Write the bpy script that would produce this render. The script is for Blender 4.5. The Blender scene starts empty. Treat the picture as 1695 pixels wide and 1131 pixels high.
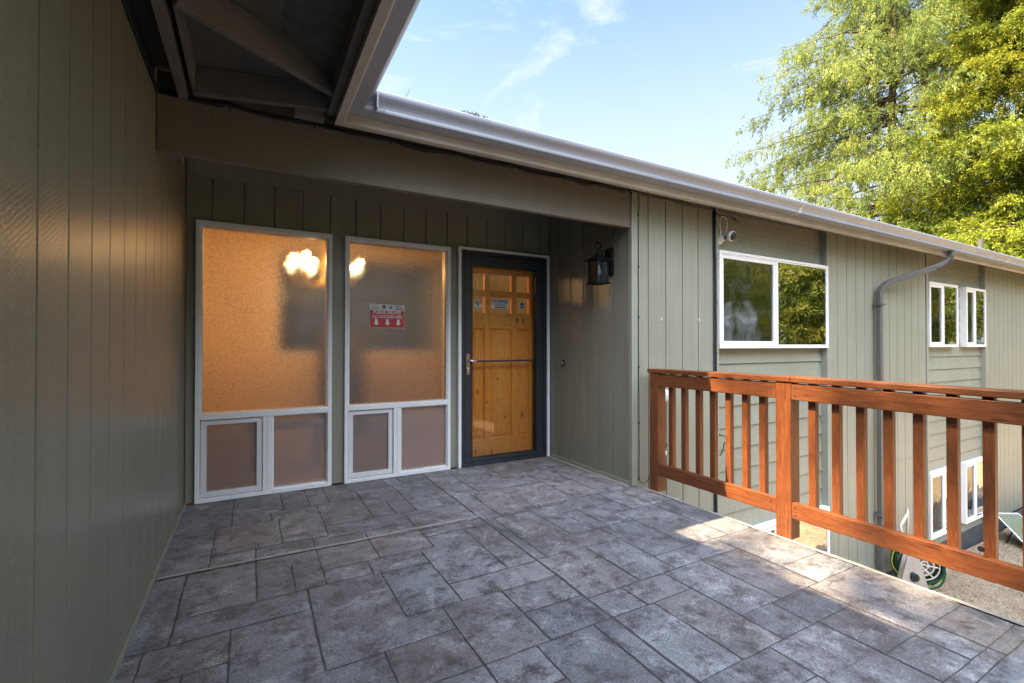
import bpy, bmesh, math, random
import numpy as np
from mathutils import Vector, Matrix
R_ = math.radians
random.seed(7); RNG = np.random.default_rng(7)
SC = bpy.context.scene
COL = SC.collection
HC = 1.12                                   # camera height above the patio

# ---------------------------------------------------------------- camera
cd = bpy.data.cameras.new('camera'); cam = bpy.data.objects.new('camera', cd); COL.objects.link(cam)
cd.sensor_width = 36.0; cd.lens = 36.0 * 776.0 / 1695.0; cd.clip_end = 2000; cd.clip_start = 0.02
YAW = math.atan(432.5 / 776.0); PITCH = R_(0.5)
cam.location = (0, 0, HC); cam.rotation_euler = (math.pi / 2 + PITCH, 0, -YAW)
SC.camera = cam

# ---------------------------------------------------------------- light
SUN = Vector((-0.70, 0.165, 1.0)).normalized()
el = math.asin(SUN.z); az = math.atan2(SUN.x, SUN.y)
sd = bpy.data.lights.new('sun', 'SUN'); sd.energy = 4.0; sd.angle = R_(0.5); sd.color = (1.0, 0.76, 0.47)
so = bpy.data.objects.new('sun', sd); COL.objects.link(so); so.rotation_euler = (-SUN).to_track_quat('-Z', 'Y').to_euler()
w = bpy.data.worlds.new('World'); SC.world = w; w.use_nodes = True
nt = w.node_tree; nt.nodes.clear()
def N(nt, t, **k):
    n = nt.nodes.new(t)
    for a, b in k.items():
        if a in n.inputs.keys(): n.inputs[a].default_value = b
        else: setattr(n, a, b)
    return n
sky = N(nt, 'ShaderNodeTexSky'); sky.sky_type = 'NISHITA'; sky.sun_disc = False
sky.sun_elevation = el; sky.sun_rotation = az; sky.air_density = 1.0; sky.dust_density = 1.6; sky.ozone_density = 1.0
tc = N(nt, 'ShaderNodeTexCoord'); mp = N(nt, 'ShaderNodeMapping'); mp.inputs['Scale'].default_value = (1.2, 1.2, 3.4)
nt.links.new(tc.outputs['Generated'], mp.inputs['Vector'])
cn = N(nt, 'ShaderNodeTexNoise', Scale=2.3, Detail=7.0, Roughness=0.62, Distortion=0.6)
nt.links.new(mp.outputs[0], cn.inputs['Vector'])
cr = N(nt, 'ShaderNodeValToRGB'); cr.color_ramp.elements[0].position = 0.42; cr.color_ramp.elements[1].position = 0.66
cr.color_ramp.elements[0].color = (0.02, 0.02, 0.02, 1); cr.color_ramp.elements[1].color = (0.75, 0.75, 0.75, 1)
nt.links.new(cn.outputs['Fac'], cr.inputs['Fac'])
sx = N(nt, 'ShaderNodeSeparateXYZ'); nt.links.new(tc.outputs['Generated'], sx.inputs[0])
hz = N(nt, 'ShaderNodeMapRange'); hz.inputs['From Min'].default_value = 0.18; hz.inputs['From Max'].default_value = 0.72
hz.inputs['To Min'].default_value = 0.95; hz.inputs['To Max'].default_value = 0.0; nt.links.new(sx.outputs['Z'], hz.inputs['Value'])
mx0 = N(nt, 'ShaderNodeMath'); mx0.operation = 'MAXIMUM'; nt.links.new(cr.outputs['Color'], mx0.inputs[0]); nt.links.new(hz.outputs[0], mx0.inputs[1])
mix = N(nt, 'ShaderNodeMixRGB'); nt.links.new(mx0.outputs[0], mix.inputs[0]); 
sk = N(nt, 'ShaderNodeMixRGB'); sk.blend_type = 'MULTIPLY'; sk.inputs[0].default_value = 1; nt.links.new(sky.outputs[0], sk.inputs[1]); sk.inputs[2].default_value = (0.80, 1.10, 1.12, 1); nt.links.new(sk.outputs[0], mix.inputs[1])
mix.inputs[2].default_value = (3.6, 3.9, 4.3, 1)
# bright cloud bank added to the unseen southern sky as fill for the facade
sb = N(nt, 'ShaderNodeMapRange'); sb.interpolation_type = 'SMOOTHSTEP'; sb.inputs['From Min'].default_value = 0.05; sb.inputs['From Max'].default_value = -0.55; dt = N(nt, 'ShaderNodeVectorMath'); dt.operation = 'DOT_PRODUCT'; dt.inputs[1].default_value = (-0.45, 0.89, 0.0); nt.links.new(tc.outputs['Generated'], dt.inputs[0]); dt.inputs[1].default_value = (0.45, 0.89, 0.0); nt.links.new(dt.outputs['Value'], sb.inputs['Value'])
sn = N(nt, 'ShaderNodeTexNoise', Scale=1.8, Detail=6.0, Roughness=0.55); nt.links.new(mp.outputs[0], sn.inputs['Vector'])
sr = N(nt, 'ShaderNodeMapRange'); sr.inputs['From Min'].default_value = 0.3; sr.inputs['From Max'].default_value = 0.6; sr.inputs['To Min'].default_value = 0.45; nt.links.new(sn.outputs['Fac'], sr.inputs['Value'])
sm = N(nt, 'ShaderNodeMath'); sm.operation = 'MULTIPLY'; nt.links.new(sb.outputs[0], sm.inputs[0]); nt.links.new(sr.outputs[0], sm.inputs[1])
ez = N(nt, 'ShaderNodeMapRange'); ez.interpolation_type = 'SMOOTHSTEP'; ez.inputs['From Min'].default_value = 0.30; ez.inputs['From Max'].default_value = 0.62; ez.inputs['To Min'].default_value = 0.06; nt.links.new(sx.outputs['Z'], ez.inputs['Value'])
sm2 = N(nt, 'ShaderNodeMath'); sm2.operation = 'MULTIPLY'; nt.links.new(sm.outputs[0], sm2.inputs[0]); nt.links.new(ez.outputs[0], sm2.inputs[1])
mix2 = N(nt, 'ShaderNodeMixRGB'); nt.links.new(sm2.outputs[0], mix2.inputs[0]); nt.links.new(mix.outputs[0], mix2.inputs[1]); mix2.inputs[2].default_value = (27.0, 29.0, 33.5, 1)
bg = N(nt, 'ShaderNodeBackground', Strength=0.05); nt.links.new(mix2.outputs[0], bg.inputs[0])
wo = N(nt, 'ShaderNodeOutputWorld'); nt.links.new(bg.outputs[0], wo.inputs[0])
SC.view_settings.view_transform = 'Standard'; SC.view_settings.look = 'None'; SC.view_settings.gamma = 1.0
SC.view_settings.use_curve_mapping = False; SC.view_settings.exposure = 2.62
SC.render.engine = 'CYCLES'
try:
    SC.cycles.max_bounces = 9; SC.cycles.transparent_max_bounces = 16; SC.cycles.transmission_bounces = 10; SC.cycles.sample_clamp_indirect = 6.0
    SC.cycles.caustics_reflective = False; SC.cycles.caustics_refractive = False
except Exception: pass

# ---------------------------------------------------------------- helpers: objects
def tag(o, label=None, cat=None, group=None, kind=None):
    for k, v in (('label', label), ('category', cat), ('group', group), ('kind', kind)):
        if v: o[k] = v
    return o
def thing(name, label, cat, loc=(0, 0, 0), group=None):
    o = bpy.data.objects.new(name, None); o.empty_display_size = 0.1; COL.objects.link(o); o.location = loc
    return tag(o, label, cat, group)
def wloc(o):
    v = Vector((0, 0, 0))
    while o is not None: v += o.location; o = o.parent
    return v
class MB:
    def __init__(s): s.v = []; s.f = []
    def add(s, vs, fs):
        n = len(s.v); s.v += [tuple(p) for p in vs]; s.f += [tuple(i + n for i in f) for f in fs]; return s
    def box(s, x0, x1, y0, y1, z0, z1):
        x0, x1 = sorted((x0, x1)); y0, y1 = sorted((y0, y1)); z0, z1 = sorted((z0, z1))
        return s.add([(x0,y0,z0),(x1,y0,z0),(x1,y1,z0),(x0,y1,z0),(x0,y0,z1),(x1,y0,z1),(x1,y1,z1),(x0,y1,z1)],
                     [(0,3,2,1),(4,5,6,7),(0,1,5,4),(1,2,6,5),(2,3,7,6),(3,0,4,7)])
    def quad(s, a, b, c, d): return s.add([a, b, c, d], [(0, 1, 2, 3)])
    def obox(s, p, q, wdir, w, h):           # bar from p to q, width w along wdir, height h upward from p/q
        p = Vector(p); q = Vector(q); wd = Vector(wdir).normalized() * w / 2; u = Vector((0, 0, h))
        return s.add([p - wd, p + wd, q + wd, q - wd, p - wd + u, p + wd + u, q + wd + u, q - wd + u],
                     [(0,3,2,1),(4,5,6,7),(0,1,5,4),(1,2,6,5),(2,3,7,6),(3,0,4,7)])
    def tube(s, path, r, n=8, cap=True, flat=None):
        P = [Vector(p) for p in path]; rings = []
        rr = r if isinstance(r, (list, tuple)) else [r] * len(P)
        t0 = (P[1] - P[0]).normalized(); a = Vector((0, 0, 1)) if abs(t0.z) < 0.9 else Vector((1, 0, 0))
        nrm = t0.cross(a).normalized()
        vs = []; fs = []
        for i, p in enumerate(P):
            t = (P[min(i + 1, len(P) - 1)] - P[max(i - 1, 0)])
            t = t.normalized() if t.length > 1e-9 else t0
            nrm = (nrm - t * nrm.dot(t)); nrm = nrm.normalized() if nrm.length > 1e-6 else t.orthogonal().normalized()
            b = t.cross(nrm)
            for k in range(n):
                an = 2 * math.pi * k / n; vs.append(p + (nrm * math.cos(an) + b * math.sin(an)) * rr[i])
        for i in range(len(P) - 1):
            for k in range(n):
                fs.append((i*n+k, i*n+(k+1) % n, (i+1)*n+(k+1) % n, (i+1)*n+k))
        if cap: fs.append(tuple(range(n))[::-1]); fs.append(tuple((len(P)-1)*n + k for k in range(n)))
        return s.add(vs, fs)
    def lathe(s, c, prof, n=20, axis=(0, 0, 1)):
        c = Vector(c); ax = Vector(axis).normalized(); u = ax.orthogonal().normalized(); v = ax.cross(u); vs = []; fs = []
        for (r, h) in prof:
            for k in range(n):
                an = 2*math.pi*k/n; vs.append(c + ax*h + (u*math.cos(an) + v*math.sin(an))*max(r, 1e-5))
        for i in range(len(prof)-1):
            for k in range(n): fs.append((i*n+k, i*n+(k+1) % n, (i+1)*n+(k+1) % n, (i+1)*n+k))
        return s.add(vs, fs)
    def build(s, name, mat, parent=None, bevel=0.0, smooth=False, label=None):
        o0 = wloc(parent)
        me = bpy.data.meshes.new(name); me.from_pydata([(p[0]-o0.x, p[1]-o0.y, p[2]-o0.z) for p in s.v], [], s.f)
        bm = bmesh.new(); bm.from_mesh(me)
        bmesh.ops.recalc_face_normals(bm, faces=bm.faces[:])
        if bevel > 0:
            es = [e for e in bm.edges if len(e.link_faces) == 2 and e.calc_face_angle(0) > R_(35)]
            bmesh.ops.bevel(bm, geom=es, offset=bevel, segments=2, affect='EDGES', profile=0.5, clamp_overlap=True)
        bm.to_mesh(me); bm.free()
        if smooth: me.shade_smooth()
        me.materials.append(mat); o = bpy.data.objects.new(name, me); COL.objects.link(o)
        if parent is not None: o.parent = parent
        if label: o['label'] = label
        return o

# ---------------------------------------------------------------- helpers: materials
def mat(name): 
    m = bpy.data.materials.new(name); m.use_nodes = True; m.node_tree.nodes.clear(); return m, m.node_tree
def out(nt, sh): o = N(nt, 'ShaderNodeOutputMaterial'); nt.links.new(sh, o.inputs[0]); return o
def coords(nt, scale=(1, 1, 1), rot=(0, 0, 0)):
    t = N(nt, 'ShaderNodeTexCoord'); m = N(nt, 'ShaderNodeMapping'); m.inputs['Scale'].default_value = scale; m.inputs['Rotation'].default_value = rot
    nt.links.new(t.outputs['Object'], m.inputs[0]); return m.outputs[0]
def noise(nt, vec, sc, det=4, rough=0.55, dist=0):
    n = N(nt, 'ShaderNodeTexNoise', Scale=sc, Detail=det, Roughness=rough, Distortion=dist); nt.links.new(vec, n.inputs['Vector']); return n.outputs['Fac']
def ramp(nt, fac, stops):
    r = N(nt, 'ShaderNodeValToRGB'); e = r.color_ramp.elements
    while len(e) < len(stops): e.new(0.5)
    for i, (p, c) in enumerate(stops):
        e[i].position = p; e[i].color = (*c, 1) if len(c) == 3 else c
    nt.links.new(fac, r.inputs[0]); return r.outputs[0]
def mixc(nt, fac, a, b, mode='MIX'):
    m = N(nt, 'ShaderNodeMixRGB'); m.blend_type = mode
    for i, x in enumerate((fac, a, b)):
        if hasattr(x, 'links'): nt.links.new(x, m.inputs[i])
        elif isinstance(x, (int, float)): m.inputs[i].default_value = x
        else: m.inputs[i].default_value = (*x, 1)
    return m.outputs[0]
def bump(nt, h, st=0.3, d=0.01, nrm=None):
    b = N(nt, 'ShaderNodeBump'); b.inputs['Strength'].default_value = st; b.inputs['Distance'].default_value = d
    nt.links.new(h, b.inputs['Height'])
    if nrm is not None: nt.links.new(nrm, b.inputs['Normal'])
    return b.outputs[0]
def princ(nt, col, rough=0.6, nrm=None, metal=0.0, spec=0.5):
    p = N(nt, 'ShaderNodeBsdfPrincipled')
    if hasattr(col, 'links'): nt.links.new(col, p.inputs['Base Color'])
    else: p.inputs['Base Color'].default_value = (*col, 1)
    if hasattr(rough, 'links'): nt.links.new(rough, p.inputs['Roughness'])
    else: p.inputs['Roughness'].default_value = rough
    p.inputs['Metallic'].default_value = metal; p.inputs['Specular IOR Level'].default_value = spec
    if nrm is not None: nt.links.new(nrm, p.inputs['Normal'])
    return p.outputs[0]
def simple(name, col, rough=0.5, metal=0.0, var=0.12, sc=12, bs=0.0, spec=0.5):
    m, nt = mat(name); c = coords(nt); n = noise(nt, c, sc, 5)
    cc = mixc(nt, ramp(nt, n, [(0.3, (0,0,0)), (0.7, (1,1,1))]), tuple(x*(1-var) for x in col), tuple(min(1, x*(1+var)) for x in col))
    nr = bump(nt, noise(nt, c, sc*14, 3), bs, 0.002) if bs > 0 else None
    out(nt, princ(nt, cc, rough, nr, metal, spec)); return m

def siding_mat(name, col, rough=0.38, bs=0.14):
    m, nt = mat(name)
    cs = coords(nt, (1, 1, 1)); st = coords(nt, (38, 38, 1.1))
    big = noise(nt, cs, 1.1, 5, 0.6); streak = noise(nt, st, 1.0, 6, 0.7); fine = noise(nt, cs, 90, 4, 0.7)
    dark = tuple(x*0.86 for x in col); lite = tuple(x*1.10 for x in col)
    c = mixc(nt, ramp(nt, big, [(0.32, (0,0,0)), (0.7, (1,1,1))]), dark, lite)
    c = mixc(nt, ramp(nt, streak, [(0.35, (0.45,0.45,0.45)), (0.62, (0,0,0))]), c, tuple(x*0.70 for x in col))
    c = mixc(nt, ramp(nt, fine, [(0.50, (0,0,0)), (0.68, (0.35,0.35,0.35))]), c, tuple(min(1, x*1.45) for x in col))
    c = mixc(nt, ramp(nt, fine, [(0.34, (0.4,0.4,0.4)), (0.47, (0,0,0))]), c, tuple(x*0.62 for x in col))
    # small specks and chips
    vo = N(nt, 'ShaderNodeTexVoronoi', Scale=9.0); nt.links.new(cs, vo.inputs['Vector'])
    sp = ramp(nt, vo.outputs['Distance'], [(0.0, (0.5,0.5,0.5)), (0.035, (0,0,0))])
    c = mixc(nt, sp, c, tuple(x*0.45 for x in col))
    # saw marks: slanting arcs
    wv = N(nt, 'ShaderNodeTexWave', Scale=26.0, Distortion=2.5, Detail=3.0); wv.wave_type = 'RINGS'; wv.rings_direction = 'SPHERICAL'
    wm = coords(nt, (1, 1, 1)); mm = wm.node; mm.inputs['Location'].default_value = (1.3, 0.4, 2.2) ; nt.links.new(wm, wv.inputs['Vector'])
    h = mixc(nt, 0.25, mixc(nt, 0.5, streak, fine), wv.outputs['Fac'])
    out(nt, princ(nt, c, rough, bump(nt, h, bs, 0.0035), spec=0.5)); return m

SID = (0.262, 0.268, 0.218)
M = {}
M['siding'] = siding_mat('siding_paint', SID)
M['siding_shaded'] = siding_mat('shaded_siding_paint', (0.245, 0.236, 0.183), 0.31, 0.20)  # siding paint darkened and browned to carry the porch shade
M['siding_trim'] = simple('trim_paint', tuple(x*1.02 for x in SID), 0.5, bs=0.25, sc=5, var=0.08)
M['beam'] = siding_mat('shaded_beam_paint', (0.165, 0.147, 0.120), 0.72, 0.4)  # shade under the eave put into the beam colour
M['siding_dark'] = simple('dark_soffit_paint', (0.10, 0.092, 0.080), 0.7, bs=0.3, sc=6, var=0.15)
M['rafter'] = simple('rafter_paint', (0.14, 0.128, 0.115), 0.65, bs=0.4, sc=8, var=0.15)
M['white'] = simple('white_vinyl', (0.78, 0.79, 0.80), 0.35, var=0.03)
M['gut'] = simple('grey_aluminium', (0.34, 0.375, 0.45), 0.30, var=0.06, sc=4, spec=0.6)
M['alu'] = simple('white_aluminium', (0.66, 0.66, 0.68), 0.32, var=0.06, sc=4, spec=0.6)
M['fascia'] = simple('fascia_paint', (0.46, 0.43, 0.38), 0.5, var=0.14, sc=3)
M['black'] = simple('black_plastic', (0.012, 0.012, 0.013), 0.45, var=0.3)
M['rubber'] = simple('black_cable', (0.010, 0.010, 0.010), 0.5, var=0.2)
M['charcoal'] = simple('charcoal_paint', (0.022, 0.028, 0.034), 0.38, var=0.12)
M['grey_pipe'] = simple('grey_painted_metal', (0.10, 0.10, 0.095), 0.45, var=0.1, sc=6)
M['lantern'] = simple('lantern_metal', (0.006, 0.007, 0.009), 0.5, var=0.3, bs=0.2, spec=0.2)
M['bronze'] = simple('nickel_bronze', (0.42, 0.30, 0.22), 0.35, 0.8, 0.2, 60)
M['chrome'] = simple('brushed_nickel', (0.7, 0.68, 0.64), 0.25, 1.0, 0.05, 60)
M['whiteplastic'] = simple('white_plastic', (0.75, 0.74, 0.70), 0.4, var=0.04)
M['red'] = simple('red_print', (0.52, 0.015, 0.03), 0.4, var=0.04)
M['paper'] = simple('white_print', (0.82, 0.82, 0.83), 0.45, var=0.02)
M['teal'] = simple('teal_ink', (0.05, 0.28, 0.30), 0.5); M['greyink'] = simple('grey_ink', (0.25, 0.30, 0.33), 0.5)
M['brownink'] = simple('brown_ink', (0.10, 0.045, 0.01), 0.5); M['gold'] = simple('gold_ink', (0.65, 0.42, 0.05), 0.5)
M['blue'] = simple('blue_ink', (0.01, 0.12, 0.38), 0.5); M['purple'] = simple('purple_ink', (0.06, 0.02, 0.22), 0.5)
M['orange'] = simple('orange_ink', (0.75, 0.22, 0.02), 0.5); M['ink'] = simple('black_ink', (0.01, 0.01, 0.012), 0.5)
M['redink'] = simple('red_ink', (0.6, 0.02, 0.05), 0.5); M['skyblue'] = simple('light_blue_ink', (0.12, 0.35, 0.62), 0.5)
M['hose_green'] = simple('green_hose', (0.012, 0.07, 0.045), 0.4, var=0.2); M['hose_yellow'] = simple('yellow_hose', (0.55, 0.48, 0.05), 0.4)
M['taupe'] = simple('taupe_plastic', (0.33, 0.30, 0.27), 0.5, var=0.06)
M['cream'] = simple('cream_plastic', (0.62, 0.57, 0.48), 0.5, var=0.05)
M['foundation'] = simple('painted_concrete_base', (0.045, 0.05, 0.055), 0.85, var=0.3, sc=8, bs=0.5)
M['roof'] = simple('roof_shingles', (0.09, 0.085, 0.08), 0.9, var=0.3, sc=14, bs=0.6)
M['conc'] = simple('concrete_base', (0.26, 0.245, 0.23), 0.8, var=0.2, sc=6, bs=0.4)
M['screen'] = None

def wood_mat(name, stretch, c0, c1, c2, rough=0.42, knots=6.0, grain=1.0, kn=0.07, spots=()):
    m, nt = mat(name); v = coords(nt, stretch); g = noise(nt, v, 9*grain, 7, 0.68, 1.2); g2 = noise(nt, v, 30*grain, 5, 0.7, 0.3)
    c = ramp(nt, g, [(0.30, c0), (0.5, c1), (0.72, c2)])
    c = mixc(nt, ramp(nt, g2, [(0.38, (0.45,0.45,0.45)), (0.58, (0,0,0))]), c, tuple(x*0.55 for x in c0))
    kv = coords(nt, tuple(max(0.35, s) if s < 1 else s*0.5 for s in stretch))
    vo = N(nt, 'ShaderNodeTexVoronoi', Scale=knots); nt.links.new(kv, vo.inputs['Vector'])
    c = mixc(nt, ramp(nt, vo.outputs['Distance'], [(0.0, (0.9,0.9,0.9)), (kn, (0.7,0.7,0.7)), (kn*1.8, (0,0,0))]), c, tuple(x*0.25 for x in c0))
    big = noise(nt, coords(nt), 2.2, 4); c = mixc(nt, ramp(nt, big, [(0.35, (0.35,0.35,0.35)), (0.65, (0,0,0))]), c, tuple(x*0.6 for x in c1))
    for (kx, kz, kr) in spots:
        t_ = N(nt, 'ShaderNodeTexCoord'); vm = N(nt, 'ShaderNodeVectorMath'); vm.operation = 'SUBTRACT'; vm.inputs[1].default_value = (kx, 0.09, kz); nt.links.new(t_.outputs['Object'], vm.inputs[0])
        v2 = N(nt, 'ShaderNodeVectorMath'); v2.operation = 'MULTIPLY'; v2.inputs[1].default_value = (1, 0, 0.62); nt.links.new(vm.outputs[0], v2.inputs[0])
        ln_ = N(nt, 'ShaderNodeVectorMath'); ln_.operation = 'LENGTH'; nt.links.new(v2.outputs[0], ln_.inputs[0])
        c = mixc(nt, ramp(nt, ln_.outputs['Value'], [(0.0, (0.95,)*3), (kr*0.55, (0.85,)*3), (kr, (0.25,)*3), (kr*2.4, (0,)*3)]), c, (0.10, 0.030, 0.008))
    out(nt, princ(nt, c, rough, bump(nt, g2, 0.25, 0.003), spec=0.45)); return m
rc = ((0.10, 0.028, 0.010), (0.195, 0.060, 0.019), (0.30, 0.105, 0.032))
M['rail_y'] = wood_mat('stained_cedar_along', (7, 0.55, 7), *rc)
M['rail_z'] = wood_mat('stained_cedar_upright', (7, 7, 0.55), *rc)
pc = ((0.76, 0.24, 0.03), (0.97, 0.38, 0.055), (0.99, 0.49, 0.10)); KN = ((2.116, 0.79, .008), (2.20, .416, .009), (2.393, .423, .016), (1.899, .676, .010), (2.046, .085, .012), (1.873, .113, .009), (1.992, .575, .007), (2.33, 1.372, .012), (2.40, 1.365, .012), (2.233, 1.41, .006))
M['pine_z'] = wood_mat('knotty_pine_upright', (8, 8, 0.5), *pc, rough=0.35, knots=3.2, kn=0.0001, spots=KN)
M['pine_x'] = wood_mat('knotty_pine_across', (0.5, 8, 8), *pc, rough=0.35, knots=3.0, kn=0.0001, spots=KN)

# stamped concrete (per-stone tint in an attribute)
m, nt = mat('stamped_concrete'); M['stone'] = m
at = N(nt, 'ShaderNodeAttribute'); at.attribute_name = 'tint'
cs = coords(nt); w1 = noise(nt, cs, 1.5, 6, 0.62, 1.0); w2 = noise(nt, cs, 8.5, 10, 0.80, 0.25); w3 = noise(nt, cs, 130, 4, 0.75); w4 = noise(nt, coords(nt, (1, 1, 1), (0, 0, 0.6)), 6.5, 10, 0.84, 0.35)
c = mixc(nt, ramp(nt, w1, [(0.33, (0,0,0)), (0.66, (1,1,1))]), (0.148, 0.141, 0.148), (0.290, 0.290, 0.308))
c = mixc(nt, ramp(nt, w2, [(0.40, (0.95,0.95,0.95)), (0.52, (0,0,0))]), c, (0.075, 0.066, 0.070))
c = mixc(nt, ramp(nt, w4, [(0.52, (0,0,0)), (0.68, (0.8,0.8,0.8))]), c, (0.56, 0.57, 0.61))
c = mixc(nt, ramp(nt, w3, [(0.36, (0.6,0.6,0.6)), (0.52, (0,0,0))]), c, (0.08, 0.076, 0.08))
c = mixc(nt, ramp(nt, w3, [(0.55, (0,0,0)), (0.72, (0.5,0.5,0.5))]), c, (0.55, 0.55, 0.58))
c = mixc(nt, 0.9, c, at.outputs['Color'], 'MULTIPLY')
hh = mixc(nt, 0.35, mixc(nt, 0.5, w2, w4), w3)
rr = ramp(nt, w2, [(0.3, (0.42,0.42,0.42)), (0.7, (0.62,0.62,0.62))])
out(nt, princ(nt, c, rr, bump(nt, hh, 0.55, 0.012), spec=0.45))
M['grout'] = simple('dark_joint', (0.075, 0.07, 0.072), 0.85, var=0.3, sc=20, bs=0.4)
M['edge'] = simple('pale_patio_edge', (0.36, 0.335, 0.31), 0.7, var=0.25, sc=9, bs=0.5)

# gravel
m, nt = mat('gravel_ground'); M['gravel'] = m
cs = coords(nt); vo = N(nt, 'ShaderNodeTexVoronoi', Scale=55.0); nt.links.new(cs, vo.inputs['Vector'])
c = mixc(nt, 0.8, (0.36, 0.28, 0.19), ramp(nt, vo.outputs['Color'], [(0.0, (0.21,0.15,0.095)), (0.5, (0.37,0.285,0.19)), (1.0, (0.56,0.47,0.36))]))
c = mixc(nt, ramp(nt, noise(nt, cs, 1.2, 5), [(0.35, (0.5,0.5,0.5)), (0.6, (0,0,0))]), c, (0.17, 0.12, 0.08))
out(nt, princ(nt, c, 0.9, bump(nt, vo.outputs['Distance'], 0.9, 0.02)))
m, nt = mat('lawn_and_soil'); M['earth'] = m
cs = coords(nt); c = mixc(nt, ramp(nt, noise(nt, cs, 0.5, 6), [(0.4, (0,0,0)), (0.6, (1,1,1))]), (0.05, 0.075, 0.02), (0.14, 0.085, 0.045))
c = mixc(nt, ramp(nt, noise(nt, cs, 14, 5), [(0.35, (0.6,0.6,0.6)), (0.65, (0,0,0))]), c, (0.03, 0.03, 0.015))
out(nt, princ(nt, c, 0.95, bump(nt, noise(nt, cs, 20, 5), 0.8, 0.05)))

# glass kinds (transparent share lets real lamp and sky light through)
def clear_glass(name, tint, refl, rough=0.0, wob=0.0):
    m, nt = mat(name); tr = N(nt, 'ShaderNodeBsdfTransparent'); tr.inputs[0].default_value = (*tint, 1)
    g = N(nt, 'ShaderNodeBsdfGlossy'); g.inputs['Roughness'].default_value = rough
    if wob > 0: nt.links.new(bump(nt, noise(nt, coords(nt), 2.2, 2), wob, 0.05), g.inputs['Normal'])
    fr = N(nt, 'ShaderNodeFresnel', IOR=1.5); ma = N(nt, 'ShaderNodeMath'); ma.operation = 'MULTIPLY_ADD'; ma.inputs[1].default_value = 1.0; ma.inputs[2].default_value = refl; ma.use_clamp = True
    nt.links.new(fr.outputs[0], ma.inputs[0]); mx = N(nt, 'ShaderNodeMixShader'); nt.links.new(ma.outputs[0], mx.inputs[0]); nt.links.new(tr.outputs[0], mx.inputs[1]); nt.links.new(g.outputs[0], mx.inputs[2])
    out(nt, mx.outputs[0]); return m
M['glass'] = clear_glass('window_glass', (0.72, 0.74, 0.72), 0.54, 0.0, 0.12)
M['glass_low'] = clear_glass('lower_window_glass', (0.72, 0.74, 0.72), 0.65, 0.0, 0.12)
M['glass_screen'] = clear_glass('screened_window_glass', (0.62, 0.63, 0.64), 0.20, 0.05, 0.2)
M['door_glass'] = clear_glass('door_glass', (0.985, 0.985, 0.98), 0.03)
M['lamp_glass'] = clear_glass('lamp_glass', (0.80, 0.87, 0.90), 0.05, 0.15)
M['rear_glass'] = clear_glass('rear_window_glass', (0.7, 0.72, 0.7), 0.0)
def frosted(name, tint, rough, screen=0.03):
    m, nt = mat(name); cs = coords(nt)
    vo = N(nt, 'ShaderNodeTexVoronoi', Scale=72.0); vo.feature = 'SMOOTH_F1'; nt.links.new(mixc(nt, 0.035, cs, N(nt, 'ShaderNodeTexNoise', Scale=16.0).outputs['Color']), vo.inputs['Vector'])
    h = mixc(nt, 0.5, vo.outputs['Distance'], noise(nt, cs, 85, 4, 0.7, 1.0))
    nb = bump(nt, h, 0.45, 0.006)
    pat = ramp(nt, h, [(0.25, tuple(x*0.80 for x in tint)), (0.42, tuple(x*0.95 for x in tint)), (0.60, tint)])
    rf = N(nt, 'ShaderNodeBsdfRefraction'); nt.links.new(pat, rf.inputs['Color']); rf.inputs['Roughness'].default_value = rough; rf.inputs['IOR'].default_value = 1.20; nt.links.new(nb, rf.inputs['Normal'])
    tr = N(nt, 'ShaderNodeBsdfTransparent'); nt.links.new(pat, tr.inputs[0])
    tl = N(nt, 'ShaderNodeBsdfTranslucent'); tl.inputs[0].default_value = (0.8, 0.74, 0.66, 1)
    df = N(nt, 'ShaderNodeBsdfDiffuse'); df.inputs[0].default_value = (0.66, 0.56, 0.52, 1)
    gl = N(nt, 'ShaderNodeBsdfGlossy'); gl.inputs['Roughness'].default_value = 0.16; nt.links.new(nb, gl.inputs['Normal'])
    a = N(nt, 'ShaderNodeMixShader'); a.inputs[0].default_value = 0.26; nt.links.new(rf.outputs[0], a.inputs[1]); nt.links.new(tr.outputs[0], a.inputs[2])
    b = N(nt, 'ShaderNodeMixShader'); b.inputs[0].default_value = 0.03; nt.links.new(a.outputs[0], b.inputs[1]); nt.links.new(tl.outputs[0], b.inputs[2])
    b2 = N(nt, 'ShaderNodeMixShader'); b2.inputs[0].default_value = screen; nt.links.new(b.outputs[0], b2.inputs[1]); nt.links.new(df.outputs[0], b2.inputs[2])
    c = N(nt, 'ShaderNodeMixShader'); c.inputs[0].default_value = 0.07; nt.links.new(b2.outputs[0], c.inputs[1]); nt.links.new(gl.outputs[0], c.inputs[2])
    out(nt, c.outputs[0]); return m
M['frost'] = frosted('pattern_glass', (0.95, 0.93, 0.90), 0.03)
M['frost_screen'] = frosted('screened_pattern_glass', (0.62, 0.63, 0.65), 0.1, 0.20)
M['frost_low'] = frosted('lower_pattern_glass', (0.84, 0.83, 0.83), 0.05, 0.24)
m, nt = mat('bulb_glow'); e = N(nt, 'ShaderNodeEmission', Strength=3.0); e.inputs[0].default_value = (1, 0.72, 0.36, 1); out(nt, e.outputs[0]); M['bulb'] = m
M['room'] = simple('warm_room_paint', (0.90, 0.76, 0.58), 0.8, var=0.04, sc=2)
M['dimroom'] = simple('plain_room_paint', (0.30, 0.29, 0.27), 0.9, var=0.04, sc=2)
M['roomfloor'] = simple('entry_floor', (0.30, 0.18, 0.10), 0.6, var=0.2, sc=5)
M['darkwood'] = simple('dark_furniture', (0.05, 0.03, 0.02), 0.6, var=0.2)
M['curtain'] = simple('pale_blind', (0.36, 0.35, 0.33), 0.8, var=0.05)
m, nt = mat('solar_cells'); M['solar'] = m
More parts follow.
